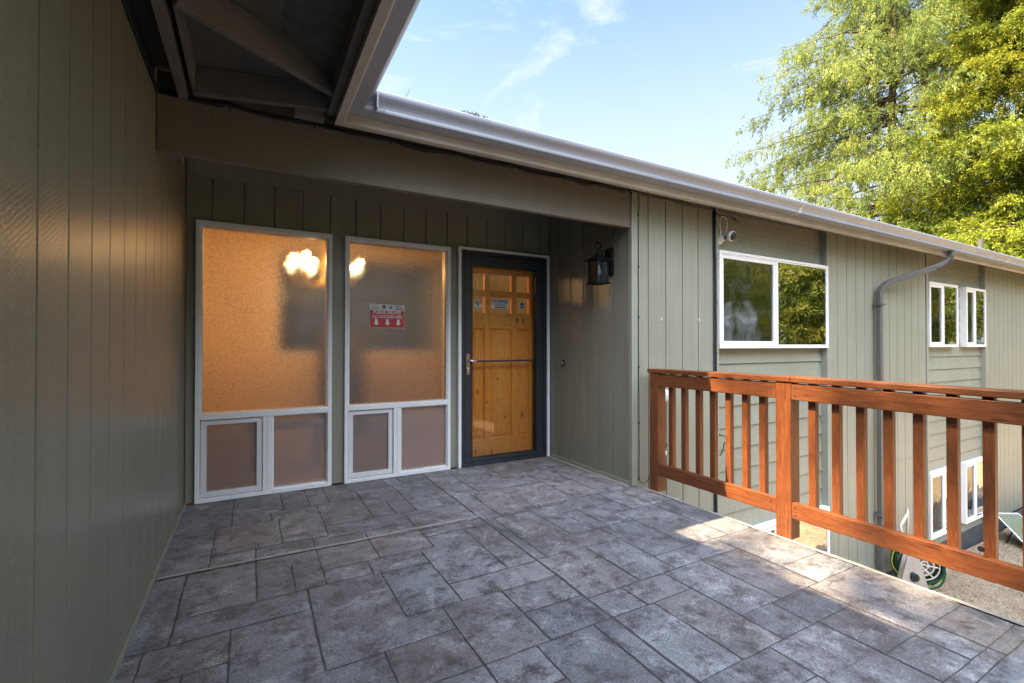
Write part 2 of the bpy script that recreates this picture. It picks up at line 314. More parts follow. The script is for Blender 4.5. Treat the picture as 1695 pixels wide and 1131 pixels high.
br = N(nt, 'ShaderNodeTexBrick', Scale=1.0); br.offset = 0; br.inputs['Color1'].default_value = (0.07, 0.085, 0.03, 1); br.inputs['Color2'].default_value = (0.09, 0.11, 0.05, 1); br.inputs['Mortar'].default_value = (0.35, 0.37, 0.32, 1)
br.inputs['Mortar Size'].default_value = 0.004; br.inputs['Brick Width'].default_value = 0.05; br.inputs['Row Height'].default_value = 0.05
nt.links.new(coords(nt, (1, 1, 1), (0, 0, 0.7)), br.inputs['Vector']); out(nt, princ(nt, br.outputs['Color'], 0.15))
def leaf_mat(name, c0, c1, c2, trans=0.35):
    m, nt = mat(name); at = N(nt, 'ShaderNodeAttribute'); at.attribute_name = 'tint'
    sp = N(nt, 'ShaderNodeSeparateColor'); nt.links.new(at.outputs['Color'], sp.inputs[0])
    c = ramp(nt, sp.outputs[0], [(0.0, c0), (0.5, c1), (1.0, c2)])
    d = princ(nt, c, 0.55, spec=0.3); t = N(nt, 'ShaderNodeBsdfTranslucent'); nt.links.new(c, t.inputs[0])
    mx = N(nt, 'ShaderNodeMixShader'); mx.inputs[0].default_value = trans; nt.links.new(d, mx.inputs[1]); nt.links.new(t.outputs[0], mx.inputs[2]); out(nt, mx.outputs[0]); return m
M['cedar'] = leaf_mat('cedar_leaves', (0.085, 0.13, 0.028), (0.235, 0.30, 0.065), (0.40, 0.44, 0.12), 0.45)
M['hemlock'] = leaf_mat('hemlock_leaves', (0.09, 0.14, 0.014), (0.25, 0.30, 0.03), (0.44, 0.42, 0.05), 0.45)
M['leaf'] = leaf_mat('broad_leaves', (0.05, 0.09, 0.015), (0.15, 0.20, 0.03), (0.30, 0.31, 0.06), 0.4)
M['hedge'] = leaf_mat('hedge_leaves', (0.02, 0.035, 0.01), (0.05, 0.07, 0.02), (0.10, 0.12, 0.04), 0.3)
M['bark'] = simple('bark', (0.13, 0.09, 0.06), 0.95, var=0.35, sc=6, bs=0.8)

# ================================================================ SETTING: ground
g = MB(); g.add([(-150,-150,-1.93),(200,-150,-1.93),(200,200,-1.93),(-150,200,-1.93)], [(0,1,2,3)])
tag(g.build('ground', M['earth']), kind='structure')
# gravel yard: gently lumpy sheet
nx, ny = 70, 60; xs = np.linspace(2.76, 26, nx); ys = np.linspace(-9, 2.795, ny); vs = []; fs = []
for j, y in enumerate(ys):
    for i, x in enumerate(xs): vs.append((x, y, -1.895 + 0.012*math.sin(x*3.1+y*1.7) + 0.010*math.sin(y*4.3-x)))
for j in range(ny-1):
    for i in range(nx-1): fs.append((j*nx+i, j*nx+i+1, (j+1)*nx+i+1, (j+1)*nx+i))
tag(MB().add(vs, fs).build('gravel_yard', M['gravel'], smooth=True), kind='structure')
# loose stones on top of it
sv = []; sf = []; tot = 9000
px = RNG.uniform(5.2, 13, tot); py = RNG.uniform(0.3, 2.76, tot); ss = RNG.uniform(0.006, 0.017, tot)
for i in range(tot):
    a = RNG.uniform(0, 6.28); s = ss[i]; x, y = px[i], py[i]; z = -1.893 + 0.012*math.sin(x*3.1+y*1.7) + 0.010*math.sin(y*4.3-x)
    n = len(sv); ca, sa = math.cos(a)*s, math.sin(a)*s
    sv += [(x+ca, y+sa, z), (x-sa, y+ca, z), (x-ca, y-sa, z), (x+sa, y-ca, z), (x, y, z+s*0.7)]
    sf += [(n, n+1, n+4), (n+1, n+2, n+4), (n+2, n+3, n+4), (n+3, n, n+4)]
tag(MB().add(sv, sf).build('loose_gravel', M['gravel']), kind='stuff')

# ---------------------------------------------------------------- patio: stamped concrete with traced joints
PX0, PX1, PY0, PY1 = -0.405, 2.70, -3.2, 3.995
V = [(-.10,3.39,3.995),(.20,3.557,3.995),(.366,3.557,3.995),(.497,3.557,3.995),(.125,3.39,3.557),(.408,2.964,3.557),(.71,3.118,3.76),(.86,3.118,3.42),(.995,3.118,3.76),
 (.96,3.76,3.995),(1.085,3.76,3.995),(-.18,2.786,3.39),(.163,2.964,3.39),(.03,2.352,2.964),(.319,2.352,2.964),(.603,2.51,2.925),(.90,2.51,3.118),(-.265,2.162,2.786),(.187,2.352,2.65),(.535,2.352,2.51),
 (.816,1.915,2.48),(.568,1.915,2.34),(.231,1.737,2.352),(-.339,1.95,2.162),(-.063,1.80,2.162),(.433,1.40,1.737),(1.311,-3.2,3.995),(1.533,3.27,3.90),(1.205,3.118,3.27),(1.333,2.50,2.735),
 (1.45,2.735,3.27),(1.381,2.079,2.735),(1.14,2.079,2.65),(1.005,1.495,1.915),(.722,1.30,1.915),(.937,1.20,1.495),(1.208,1.067,1.495),(1.633,1.667,2.088),(1.668,2.27,2.79),(1.832,2.40,2.55),(1.959,2.27,2.62),
 (1.875,1.667,2.27),(1.787,1.07,1.667),(1.512,1.495,1.667),(1.543,1.067,1.495),(2.10,2.79,3.50),(2.35,2.79,3.60),(2.164,1.82,2.40),(2.294,2.42,2.79),(2.49,1.82,2.79),(2.06,1.246,1.667),
 (2.36,1.246,1.82),(2.272,0.835,1.246),(1.989,1.076,1.246),(2.02,0.67,1.076),(1.693,0.75,1.07),(2.25,0.67,0.835),(1.9,3.5,3.995),(2.3,3.6,3.995)]
H = [(3.39,-.405,.125),(3.557,.125,.71),(3.118,.408,1.205),(3.76,.66,1.12),(2.964,-.18,.408),(2.925,.408,.90),(2.786,-.405,.90),(2.51,.319,.90),(2.352,-.265,.568),(2.34,.568,.816),(2.162,-.405,.231),(1.95,-.405,-.063),
 (1.915,.568,1.005),(1.737,.231,.722),(3.27,.995,1.311),(2.765,.70,1.311),(2.65,.90,1.311),(2.079,.816,1.311),(1.90,1.005,1.311),(1.70,1.005,1.311),(1.495,.433,1.311),(2.088,1.311,1.875),(1.667,1.311,1.875),(1.495,1.311,1.787),
 (1.82,1.875,2.70),(1.667,1.875,2.36),(2.735,1.311,1.668),(2.79,1.668,2.70),(2.42,2.10,2.70),(2.27,1.668,2.164),(3.50,1.45,2.10),(3.60,2.10,2.70),(3.27,1.311,2.10),(1.246,1.787,2.70),(1.07,1.311,2.272),(1.067,.937,1.311),
 (1.42,2.36,2.70),(.835,2.02,2.70),(.67,1.693,2.70),(.90,1.311,1.693),(2.60,1.832,2.294),(1.30,-.063,.937)]
yy = 0.62
while yy > -3.2:                                              # carry the pattern on behind the camera
    H.append((yy, -.405, 2.70))
    for x in RNG.uniform(-0.2, 2.5, 4): V.append((float(x), yy-0.5, yy))
    yy -= 0.5
for x, y0, y1 in ((.1,.62,1.3),(.75,.62,1.30),(-.2,1.0,1.95),(2.4,.62,.835)): V.append((x, y0, y1))
H.append((1.0,-.405,.722))
def jig(a, b, k, amp, seed):
    r = random.Random(seed); n = max(2, int(abs(b-a)/0.035)); v = [0]
    for i in range(n): v.append(v[-1]*0.8 + r.uniform(-amp, amp))
    return [(a+(b-a)*i/n, k+v[i], r.random()) for i in range(n+1)]
tb = MB(); tints = []
# the slab itself as a fine grid whose surface dips at the joints
GX = np.arange(PX0, PX1+1e-6, 0.0125); GY = np.arange(0.55, PY1+1e-6, 0.0125)
X, Y = np.meshgrid(GX, GY)
# stone ids by flood over the joint arrangement
ux = sorted({PX0, PX1} | {v[0] for v in V} | {h[1] for h in H} | {h[2] for h in H}); uy = sorted({PY0, PY1} | {h[0] for h in H} | {v[1] for v in V} | {v[2] for v in V})
ux = [u for u in ux if PX0 <= u <= PX1]; uy = [u for u in uy if PY0 <= u <= PY1]
par = {(i, j): (i, j) for i in range(len(ux)-1) for j in range(len(uy)-1)}
def find(a):
    while par[a] != a: par[a] = par[par[a]]; a = par[a]
    return a
for (i, j) in list(par):
    cx_, cy_ = (ux[i]+ux[i+1])/2, (uy[j]+uy[j+1])/2
    if (i+1, j) in par and not any(abs(v[0]-ux[i+1]) < 1e-6 and v[1] <= cy_ <= v[2] for v in V): par[find((i, j))] = find((i+1, j))
    if (i, j+1) in par and not any(abs(h[0]-uy[j+1]) < 1e-6 and h[1] <= cx_ <= h[2] for h in H): par[find((i, j))] = find((i, j+1))
tint_of = {}
def tint(x, y):
    i = min(max(np.searchsorted(ux, x)-1, 0), len(ux)-2); j = min(max(np.searchsorted(uy, y)-1, 0), len(uy)-2); k = find((int(i), int(j)))
    if k not in tint_of:
        r = random.Random(hash(k)); b = r.uniform(0.80, 1.12); wv = r.uniform(-0.05, 0.05); tint_of[k] = (b*(1+wv), b, b*(1-wv*0.8), r.uniform(-0.0018, 0.0018))
    return tint_of[k]
Z = np.zeros_like(X); T = np.ones(X.shape+(3,))
for a in range(X.shape[0]):
    for b in range(X.shape[1]):
        t = tint(X[a, b], Y[a, b]); Z[a, b] = t[3]; T[a, b] = t[:3]
DD = np.full(X.shape, 9.0)
for (k, a, b) in V:
    DD = np.minimum(DD, np.hypot(X-k, np.maximum(0, np.maximum(a-Y, Y-b))))
for (k, a, b) in H:
    DD = np.minimum(DD, np.hypot(Y-k, np.maximum(0, np.maximum(a-X, X-b))))
GG = np.exp(-(DD/0.011)**2); Z = Z*(1-GG) - 0.0045*GG
Z += 0.0025*np.sin(X*5.1+1.3*np.sin(Y*4))*np.sin(Y*6.3+np.cos(X*5)) + 0.0005*RNG.standard_normal(X.shape)
ny_, nx_ = X.shape
vs = [(float(X[a,b]), float(Y[a,b]), float(Z[a,b])) for a in range(ny_) for b in range(nx_)]
fs = [(a*nx_+b, a*nx_+b+1, (a+1)*nx_+b+1, (a+1)*nx_+b) for a in range(ny_-1) for b in range(nx_-1)]
o = MB().add(vs, fs); me = bpy.data.meshes.new('patio'); me.from_pydata(o.v, [], o.f); me.shade_smooth()
ca = me.color_attributes.new('tint', 'FLOAT_COLOR', 'POINT'); arr = np.ones((len(vs), 4), dtype=np.float32); arr[:, :3] = T.reshape(-1, 3); ca.data.foreach_set('color', arr.ravel())
me.materials.append(M['stone']); patio = bpy.data.objects.new('patio', me); COL.objects.link(patio); tag(patio, kind='structure')
tag(MB().box(PX0, PX1, -3.2, 0.56, -0.14, 0.0).box(PX0, PX1, 0.56, 3.995, -0.14, -0.02).build('patio_slab', M['edge']), kind='structure')
# the joints: thin irregular dark strips lying in the surface
jt = MB()
def und(x, y): return 0.0025*math.sin(x*5.1+1.3*math.sin(y*4))*math.sin(y*6.3+math.cos(x*5)) - 0.0018 if y > 0.56 else 0.0008
def strip(horizontal, k, a, b, wd, seed):
    pts = jig(a, b, k, 0.0016, seed); vs = []; fs = []
    for i, (t, kk, q) in enumerate(pts):
        ww = wd*(0.55+0.75*q)/2
        if horizontal: vs += [(t, kk-ww, und(t, kk)), (t, kk+ww, und(t, kk))]
        else: vs += [(kk-ww, t, und(kk, t)+0.0003), (kk+ww, t, und(kk, t)+0.0003)]
        if i: n = 2*i; fs.append((n-2, n-1, n+1, n))
    jt.add(vs, fs)
for i, (k, a, b) in enumerate(V): strip(False, k, a, b, 0.013 if abs(k-1.311) < 1e-6 else (0.0055 + 0.003*random.random()), i)
for i, (k, a, b) in enumerate(H): strip(True, k, a, b, 0.0035 + 0.0035*random.random(), 500+i)
tag(jt.build('patio_joints', M['grout']), kind='structure')
# pale control joint running across, and pale rolled edge
pj = MB(); pts = jig(-0.405, 1.31, 2.80, 0.001, 77); vs = []; fs = []
for i, (t, kk, q) in enumerate(pts):
    ww = 0.008+0.006*q; vs += [(t, kk-ww, und(t, kk)+0.0042), (t, kk+ww, und(t, kk)+0.0042)]
    if i: fs.append((2*i-2, 2*i-1, 2*i+1, 2*i))
pj.add(vs, fs); tag(pj.build('patio_pale_joint', M['edge']), kind='structure')
ed = MB(); pr = [(2.70, 0.001), (2.735, -0.002), (2.755, -0.012), (2.765, -0.035), (2.765, -0.15), (2.70, -0.15)]
yl = np.arange(-3.2, 2.79, 0.06); rows = []
for y in yl: rows.append([(x + 0.003*math.sin(y*11)+0.002*math.sin(y*37) if k > 0 else x, float(y), z) for k, (x, z) in enumerate(pr)])
vs = [p for r in rows for p in r]; n = len(pr); fs = [(a*n+k, a*n+k+1, (a+1)*n+k+1, (a+1)*n+k) for a in range(len(rows)-1) for k in range(n-1)]
tag(ed.add(vs, fs).build('patio_edge', M['edge'], smooth=True), kind='structure')
tag(MB().box(2.55, 2.68, -3.2, 2.79, -1.93, -0.15).build('patio_support_wall', M['conc']), kind='structure')

# ================================================================ HOUSE
house = thing('house', 'sage green single storey house wrapping round the patio, with white windows and gutters', 'house', (0, 4, 0))
def siding(name, axis, plane, outd, rects, phase, pitch=0.2, gw=0.011, gd=0.012, thick=0.10, label=None, mm=None, parent=house):
    mb = MB()
    for (u0, u1, z0, z1) in rects:
        k0 = math.floor((u0-phase)/pitch); pl = [(u0, 0.0)]; k = k0
        while phase + k*pitch < u1:
            gq = phase + k*pitch
            if gq - gw > u0 and gq + gw < u1: pl += [(gq-gw/2, 0), (gq-gw/2+0.002, gd), (gq+gw/2-0.002, gd), (gq+gw/2, 0)]
            k += 1
        pl.append((u1, 0.0)); zz = [z0, z1]; vs = []; fs = []
        for z in zz:
            for (u, d) in pl:
                c = plane - outd*d
                vs.append((u, c, z) if axis == 'x' else (c, u, z))
        n = len(pl); fs = [(i, i+1, n+i+1, n+i) for i in range(n-1)]
        mb.add(vs, fs)
        b0, b1 = plane - outd*(gd+0.004), plane - outd*thick
        if axis == 'x': mb.box(u0+0.001, u1-0.001, b0, b1, z0, z1)
        else: mb.box(b0, b1, u0+0.001, u1-0.001, z0, z1)
    return mb.build(name, mm or M['siding'], parent, label=label)

MB().box(-0.52, -0.406, 3.90, 4.10, 0.0, 2.54).build('leak_plug', M['siding_trim'], house)  # hidden plug added to stop light leaking through the corner
# left wing wall (faces +x), door wall (faces -y), side wall of the recess (faces -x), outer wall (faces -y)
siding('siding_wall', 'y', -0.405, 1, [(-4.5, 3.99, 0.012, 2.352)], 0.186, mm=M['siding_shaded'], label='long grooved wall on the left')
MB().box(-0.404, -0.392, -3.2, 3.985, 0.004, 0.018).build('base_trim', M['siding_trim'], house)
DW = 4.0
siding('siding_wall', 'x', DW, -1, [(-0.40, -0.335, 0.01, 2.33), (0.567, 0.667, 0.01, 2.33), (1.575, 1.655, 0.01, 2.33), (-0.335, 0.567, 2.012, 2.33), (0.667, 1.575, 2.012, 2.33), (1.655, 2.66, 2.03, 2.33), (2.645, 2.66, 0.01, 2.03)], -0.046, mm=M['siding_shaded'], label='grooved wall round the entry door')
MB().box(-0.40, 2.66, DW-0.012, DW+0.08, 2.33, 2.44).build('frieze_board', M['siding_shaded'], house)
siding('siding_wall', 'y', 2.66, -1, [(2.83, 3.99, 0.03, 2.44)], 0.225, mm=M['siding_shaded'], label='short grooved side wall holding the lantern')
MB().box(2.645, 2.659, 2.83, 3.985, 0.004, 0.032).box(2.60, 2.66, 2.83, 3.98, 0.002, 0.006).build('base_trim', M['siding_trim'], house)
MB().box(2.646, 2.672, 2.79, 2.83, 0.004, 2.36).box(2.672, 2.70, 2.788, 2.81, 0.004, 2.36).build('corner_trim', M['siding_trim'], house, bevel=0.002)
OW = 2.80
siding('siding_wall', 'x', OW, -1, [(2.70, 3.625, -1.66, 2.40)], 0.235, label='grooved wall panel beside the recess')
MB().box(3.665, 3.70, 2.792, 2.90, -1.66, 2.40).build('corner_trim', M['siding_trim'], house, bevel=0.002)
siding('siding_wall', 'x', OW, -1, [(5.525, 7.93, -1.66, 2.40)], 0.12, label='grooved wall panel behind the downspout')
MB().box(5.50, 5.525, 2.795, 2.90, -1.66, 2.40).build('corner_trim', M['siding_trim'], house, bevel=0.002)
MB().box(7.95, 8.0, 2.792, 2.90, -1.66, 2.40).build('corner_trim', M['siding_trim'], house, bevel=0.002)
siding('siding_wall', 'x', OW, -1, [(10.06, 15.5, -1.66, 2.40)], 0.02, label='grooved wall panel at the far end')
MB().box(10.03, 10.06, 2.795, 2.90, -1.66, 2.40).build('corner_trim', M['siding_trim'], house, bevel=0.002)
# thin horizontal panel seam in the long panel
MB().box(5.53, 7.93, 2.796, 2.80, -0.338, -0.331).build('panel_seam', M['siding_trim'], house)
MB().box(2.71, 3.62, 2.796, 2.80, -0.338, -0.331).build('panel_seam', M['siding_trim'], house)
def lap(x0, x1, edges, z0, z1, yb=2.875, holes=()):
    mb = MB(); E = sorted({z0, z1} | {e for e in edges if z0 < e < z1} | {h[2] for h in holes} | {h[3] for h in holes}); E = [e for i, e in enumerate(E) if i == 0 or e - E[i-1] > 0.002]
    for a, b in zip(E[:-1], E[1:]):
        spans = [(x0, x1)]
        for (hx0, hx1, hz0, hz1) in holes:
            if b <= hz0 + 0.001 or a >= hz1 - 0.001: continue
            ns = []
            for (p, q) in spans:
                if hx0 > p: ns.append((p, min(q, hx0)))
                if hx1 < q: ns.append((max(p, hx1), q))
            spans = ns
        for (p, q) in spans:
            if q - p < 0.01: continue
            mb.add([(p, yb-0.020, a+0.002), (q, yb-0.020, a+0.002), (q, yb-0.004, b), (p, yb-0.004, b), (p, yb+0.05, a+0.002), (q, yb+0.05, a+0.002), (q, yb+0.05, b), (p, yb+0.05, b)],
                   [(0,1,2,3),(0,4,5,1),(3,2,6,7),(4,7,6,5),(0,3,7,4),(1,5,6,2)])
    return mb
WB = (3.70, 5.505); 
e1 = [-1.5, 1.09] + [0.949-0.2*k for k in range(-1+1, 14)] + [1.985, 2.205]
lap(3.70, 5.50, sorted(set(e1 + [-0.63])), -1.66, 2.40, holes=[(3.72, 5.48, 1.10, 1.985), (3.72, 5.48, -1.51, -0.63)]).build('lap_siding', M['siding'], house)
e2 = [0.963-0.18*k for k in range(0, 15)] + [1.126, 1.311, 1.487, 1.666, 1.843, 1.985, 2.22, -0.62, -1.5]
lap(8.0, 10.03, sorted(set(e2)), -1.66, 2.40, holes=[(8.03, 8.95, 1.11, 1.98), (9.28, 10.0, 1.11, 1.98), (8.03, 8.95, -1.50, -0.62), (9.2, 10.0, -1.50, -0.62)]).build('lap_siding', M['siding'], house)
MB().box(2.70, 15.5, 2.83, 2.95, -1.95, -1.66).build('foundation', M['foundation'], house)
# back and end walls, floors between storeys, recess ceiling
MB().box(15.4, 15.5, 2.9, 9.0, -1.95, 2.40).box(2.70, 15.4, 8.9, 9.0, -1.95, 2.40).box(2.70, 2.76, 4.3, 8.9, -1.95, 2.6).build('rear_wall', M['siding'], house)
MB().box(2.80, 15.38, 2.96, 8.88, -0.32, -0.05).box(2.80, 15.38, 2.96, 8.88, -1.93, -1.85).box(5.6, 5.7, 2.96, 8.88, -1.8, 2.39).box(10.2, 10.3, 2.96, 8.88, -1.8, 2.39).box(2.80, 15.38, 2.96, 8.88, 2.36, 2.39).box(2.8, 15.3, 5.9, 6.0, -1.8, 2.35).build('inner_floor', M['dimroom'], house)
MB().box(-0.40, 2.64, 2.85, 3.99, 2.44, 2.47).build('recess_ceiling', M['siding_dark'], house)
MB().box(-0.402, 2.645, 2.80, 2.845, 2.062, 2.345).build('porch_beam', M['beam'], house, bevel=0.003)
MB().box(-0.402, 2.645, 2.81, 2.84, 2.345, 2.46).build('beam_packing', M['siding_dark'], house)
MB().box(-7.0, 1.3, -9.0, -4.5, -1.93, 2.42).build('shade_block', M['siding'], house)  # unseen block added behind the camera to darken the recess
MB().box(-7.3, 1.6, -9.3, -3.3, 2.43, 2.50).build('shade_block_roof', M['roof'], house)  # unseen roof over the added block
for (x, z) in ((2.986, 1.345), (3.445, 1.350)):
    MB().add([(x-.006, 2.7985, z-.012), (x+.005, 2.7985, z-.015), (x+.008, 2.7985, z+.004), (x+.001, 2.7985, z+.012), (x-.007, 2.7985, z+.006)], [(0,1,2,3,4)]).build('paint_chip', M['alu'], house)
for (y, z, h) in ((1.93, 1.32, .014), (1.99, 1.37, .010)):
    MB().add([(-0.4035, y-.003, z-h), (-0.4035, y+.003, z-h*.6), (-0.4035, y+.002, z+h), (-0.4035, y-.002, z+h*.7)], [(0,1,2,3)]).build('paint_chip', M['white'], house)
# roofs (thin shingled slabs) and soffits
def slab(mb, a, b, c, d, t): 
    A = [Vector(p) for p in (a, b, c, d)]; B = [p - Vector((0, 0, t)) for p in A]
    mb.add(A+B, [(0,1,2,3),(7,6,5,4),(0,4,5,1),(1,5,6,2),(2,6,7,3),(3,7,4,0)])
rf = MB()
slab(rf, (0.43, 2.52, 2.43), (15.9, 2.52, 2.43), (15.9, 6.2, 3.25), (-3.25, 6.2, 3.25), 0.04)
slab(rf, (-3.25, 6.2, 3.25), (15.9, 6.2, 3.25), (15.9, 9.6, 2.45), (-3.25, 9.6, 2.45), 0.04)
slab(rf, (0.43, -3.3, 2.43), (0.43, 2.52, 2.43), (-3.25, 6.2, 3.25), (-3.25, -3.3, 3.25), 0.04)
slab(rf, (-3.25, -3.3, 3.25), (-3.25, 9.6, 3.25), (-7.0, 9.6, 2.43), (-7.0, -3.3, 2.43), 0.04)
rf.build('roof', M['roof'], house)
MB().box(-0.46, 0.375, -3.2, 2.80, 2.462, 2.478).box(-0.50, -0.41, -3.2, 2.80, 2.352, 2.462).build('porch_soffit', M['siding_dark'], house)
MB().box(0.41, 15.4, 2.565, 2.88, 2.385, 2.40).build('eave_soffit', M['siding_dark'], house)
for (a, b, c, d) in ((-0.312, -0.275, 2.33, 2.46), (-0.252, -0.236, 2.355, 2.46)):
    MB().box(a, b, -3.2, 2.79, c, d).build('ledger_board', M['rafter'], house)
MB().box(0.340, 0.374, -3.2, 2.575, 2.315, 2.46).build('sub_fascia', M['rafter'], house)
for dy in (0, -0.80, -1.60, -2.40, -3.20, -4.0):
    MB().obox((-0.262+0.02, 2.03+dy, 2.33), (0.348, 2.40+dy, 2.33), (-0.37, 0.62, 0), 0.036, 0.13).build('rafter', M['rafter'], house, bevel=0.002)
MB().obox((-0.236, 2.705, 2.33), (0.352, 2.562, 2.33), (0.24, 1, 0), 0.036, 0.13).build('rafter', M['rafter'], house, bevel=0.002)
MB().obox((0.262, 2.66, 2.30), (0.262, 2.595, 2.30), (1, 0, 0), 0.14, 0.05).build('blocking', M['rafter'], house)
# fascia: sweep with a mitred inside corner
def sweep(prof, x_end=15.9, closed=False):
    vs = []; fs = []; n = len(prof)
    for (d, z) in prof: vs += [(0.41+d, -3.3, z), (0.41+d, 2.54-d, z), (x_end, 2.54-d, z)]
    rng = range(n if closed else n-1)
    for i in rng:
        j = (i+1) % n
        fs += [(3*i, 3*i+1, 3*j+1, 3*j), (3*i+1, 3*i+2, 3*j+2, 3*j+1)]
    return MB().add(vs, fs)
sweep([(-0.03, 2.44), (-0.03, 2.277), (0.0, 2.277), (0.0, 2.44)], closed=True).build('fascia_board', M['fascia'], house)
sweep([(0.001, 2.332), (0.001, 2.296), (0.008, 2.292), (0.010, 2.277), (0.001, 2.271), (-0.034, 2.271)]).build('drip_trim', M['fascia'], house)
gp = [(0.002, 2.420), (0.002, 2.328), (0.084, 2.328), (0.092, 2.330), (0.095, 2.338), (0.095, 2.350), (0.100, 2.362), (0.110, 2.374), (0.122, 2.384), (0.132, 2.394), (0.137, 2.404), (0.138, 2.416), (0.134, 2.421), (0.126, 2.421), (0.124, 2.412), (0.132, 2.410)]
gut = sweep(gp).build('gutter', M['gut'], house)
MB().box(-7.0, -0.52, 9.5, 9.6, 2.2, 2.4).build('fascia_board', M['fascia'], house)
# gutter seams, corner rivets
for xg in (4.35, 9.6):
    q = [(xg+dx, 2.54-d-0.0015, z-0.0015) for dx in (0, 0.03) for (d, z) in gp[1:10]]; n = 9
    MB().add(q, [(i, i+1, n+i+1, n+i) for i in range(n-1)]).build('gutter_joint', M['alu'], gut)
gs = MB()
gs.box(0.553, 0.560, 2.395, 2.460, 2.326, 2.424)
gs.build('gutter_joint', M['gut'], gut)
rv = MB()
for p in ((0.565, 2.405, 2.385), (0.575, 2.403, 2.402), (0.585, 2.43, 2.352), (0.60, 2.44, 2.34), (0.57, 2.412, 2.37)): rv.lathe(p, [(0.0035, 0.002), (0.0035, -0.002), (0, -0.003)], 8, (0, -1, 0))
rv.build('rivet', M['alu'], gut)
# debris sticking out of the gutter
tw = MB()
tw.tube([(0.70, 2.42, 2.42), (0.715, 2.41, 2.445), (0.725, 2.405, 2.468)], 0.0015, 5)
for k in range(60):
    x = 1.10 + RNG.normal(0, 0.035); z = 2.418 + abs(RNG.normal(0, 0.006)); tw.tube([(x, 2.415, z), (x+RNG.normal(0, .012), 2.41+RNG.normal(0, .008), z+0.008)], 0.0016, 4)
for k in range(14):
    x = RNG.uniform(0.8, 9); tw.tube([(x, 2.41, 2.418), (x+0.01, 2.408, 2.418+RNG.uniform(.004, .016))], 0.002, 4)
tag(tw.build('gutter_debris', M['darkwood']), 'dry twigs and moss clump poking above the white gutter near the roof corner', 'debris')
# roof vents
for i, (x, y, z, r, h, lb) in enumerate(((14.105, 4.0, 2.70, 0.05, 0.77, 'tall grey vent pipe standing on the roof far right in front of the trees'), (8.06, 4.0, 2.70, 0.05, 0.62, 'short grey vent pipe just showing above the gutter over the wide window'))):
    tag(MB().lathe((x, y, z), [(r*1.9, 0), (r*1.3, 0.05), (r, 0.07), (r, h), (r*0.8, h), (r*0.8, h-0.02)], 16).build('vent_pipe', M['grey_pipe'], smooth=False), lb, 'vent pipe')

# ---------------------------------------------------------------- windows
def frame_mb(x0, x1, z0, z1, w, y0, y1):
    return MB().box(x0, x1, y0, y1, z0, z0+w).box(x0, x1, y0, y1, z1-w, z1).box(x0, x0+w, y0, y1, z0+w, z1-w).box(x1-w, x1, y0, y1, z0+w, z1-w)
def slider(x0, x1, z0, z1, xm, gmat, lb, sashw=0.032):
    win = frame_mb(x0, x1, z0, z1, 0.024, 2.782, 2.90).build('window', M['white'], house, bevel=0.003, label=lb)
    frame_mb(x0+0.024, x1-0.024, z0+0.024, z1-0.024, 0.012, 2.788, 2.90).build('frame', M['white'], win, bevel=0.002)
    f = frame_mb(x0+0.036, xm+0.01, z0+0.036, z1-0.036, sashw, 2.792, 2.845).build('sash', M['white'], win, bevel=0.003)
    MB().box(xm+0.010, xm+0.052, 2.788, 2.895, z0+0.036, z1-0.036).build('mullion', M['white'], win, bevel=0.003)
    MB().box(x0+0.036+sashw, xm+0.01-sashw, 2.806, 2.809, z0+0.036+sashw, z1-0.036-sashw).build('pane', M['glass_screen'], win, label='screened pane')
    MB().box(xm+0.052, x1-0.036, 2.794, 2.798, z0+0.036, z1-0.036).build('pane', gmat, win)
    MB().box(x0+0.03, x1-0.03, 2.91, 2.915, z1-0.12, z1-0.01).build('blind', M['curtain'], win)
    return win
slider(3.70, 5.505, 1.094, 1.988, 4.545, M['glass'], 'wide white sliding window beside the camera')
slider(8.02, 8.965, 1.100, 1.990, 8.45, M['glass'], 'first of two narrow white sliding windows')
slider(9.262, 10.02, 1.100, 1.990, 9.585, M['glass'], 'second of two narrow white sliding windows')
slider(3.70, 5.505, -1.52, -0.63, 4.545, M['glass_low'], 'wide white lower window seen below the patio edge')
slider(8.02, 8.965, -1.505, -0.615, 8.45, M['glass_low'], 'lower narrow white window behind the balusters')
slider(9.19, 10.02, -1.505, -0.615, 9.56, M['glass_low'], 'farther lower narrow white window')

# entry side windows of pattern glass
def entry_window(x0, x1, z0, z1, xm, lb):
    w = 0.030; win = frame_mb(x0, x1, z0, z1, w, 3.968, 4.09).build('window', M['white'], house, bevel=0.003, label=lb)
    frame_mb(x0+w, x1-w, z0+w+0.60-0.008, z1-w, 0.009, 3.980, 4.08).build('frame', M['white'], win)
    MB().box(x0+w, x1-w, 3.966, 4.085, 0.590, 0.632).build('transom', M['white'], win, bevel=0.004)
    MB().box(xm-0.036, xm+0.030, 3.970, 4.085, z0+w, 0.590).build('mullion', M['white'], win, bevel=0.004)
    MB().box(xm-0.006, xm-0.001, 3.966, 3.974, z0+w, 0.588).build('mullion_groove', M['alu'], win)
    frame_mb(x0+w+0.004, xm-0.040, z0+w+0.004, 0.586, 0.036, 3.985, 4.03).build('sash', M['alu'], win, bevel=0.003)
    MB().box(x0+w+0.040, xm-0.076, 4.005, 4.011, z0+w+0.04, 0.550).build('pane', M['frost_screen'], win, label='screened pane')
    frame_mb(xm+0.030, x1-w, z0+w, 0.590, 0.008, 3.990, 4.05).build('frame', M['white'], win)
    MB().box(xm+0.038, x1-w-0.008, 4.015, 4.021, z0+w+0.008, 0.582).build('pane', M['frost_low'], win)
    MB().box(x0+w+0.009, x1-w-0.009, 4.010, 4.016, 0.640, z1-w-0.009).build('pane', M['frost'], win)
entry_window(-0.342, 0.567, 0.004, 2.012, 0.118, 'left tall pattern glass window by the entry')
entry_window(0.664, 1.578, 0.004, 2.012, 1.098, 'right tall pattern glass window by the entry, with the parcel notice')

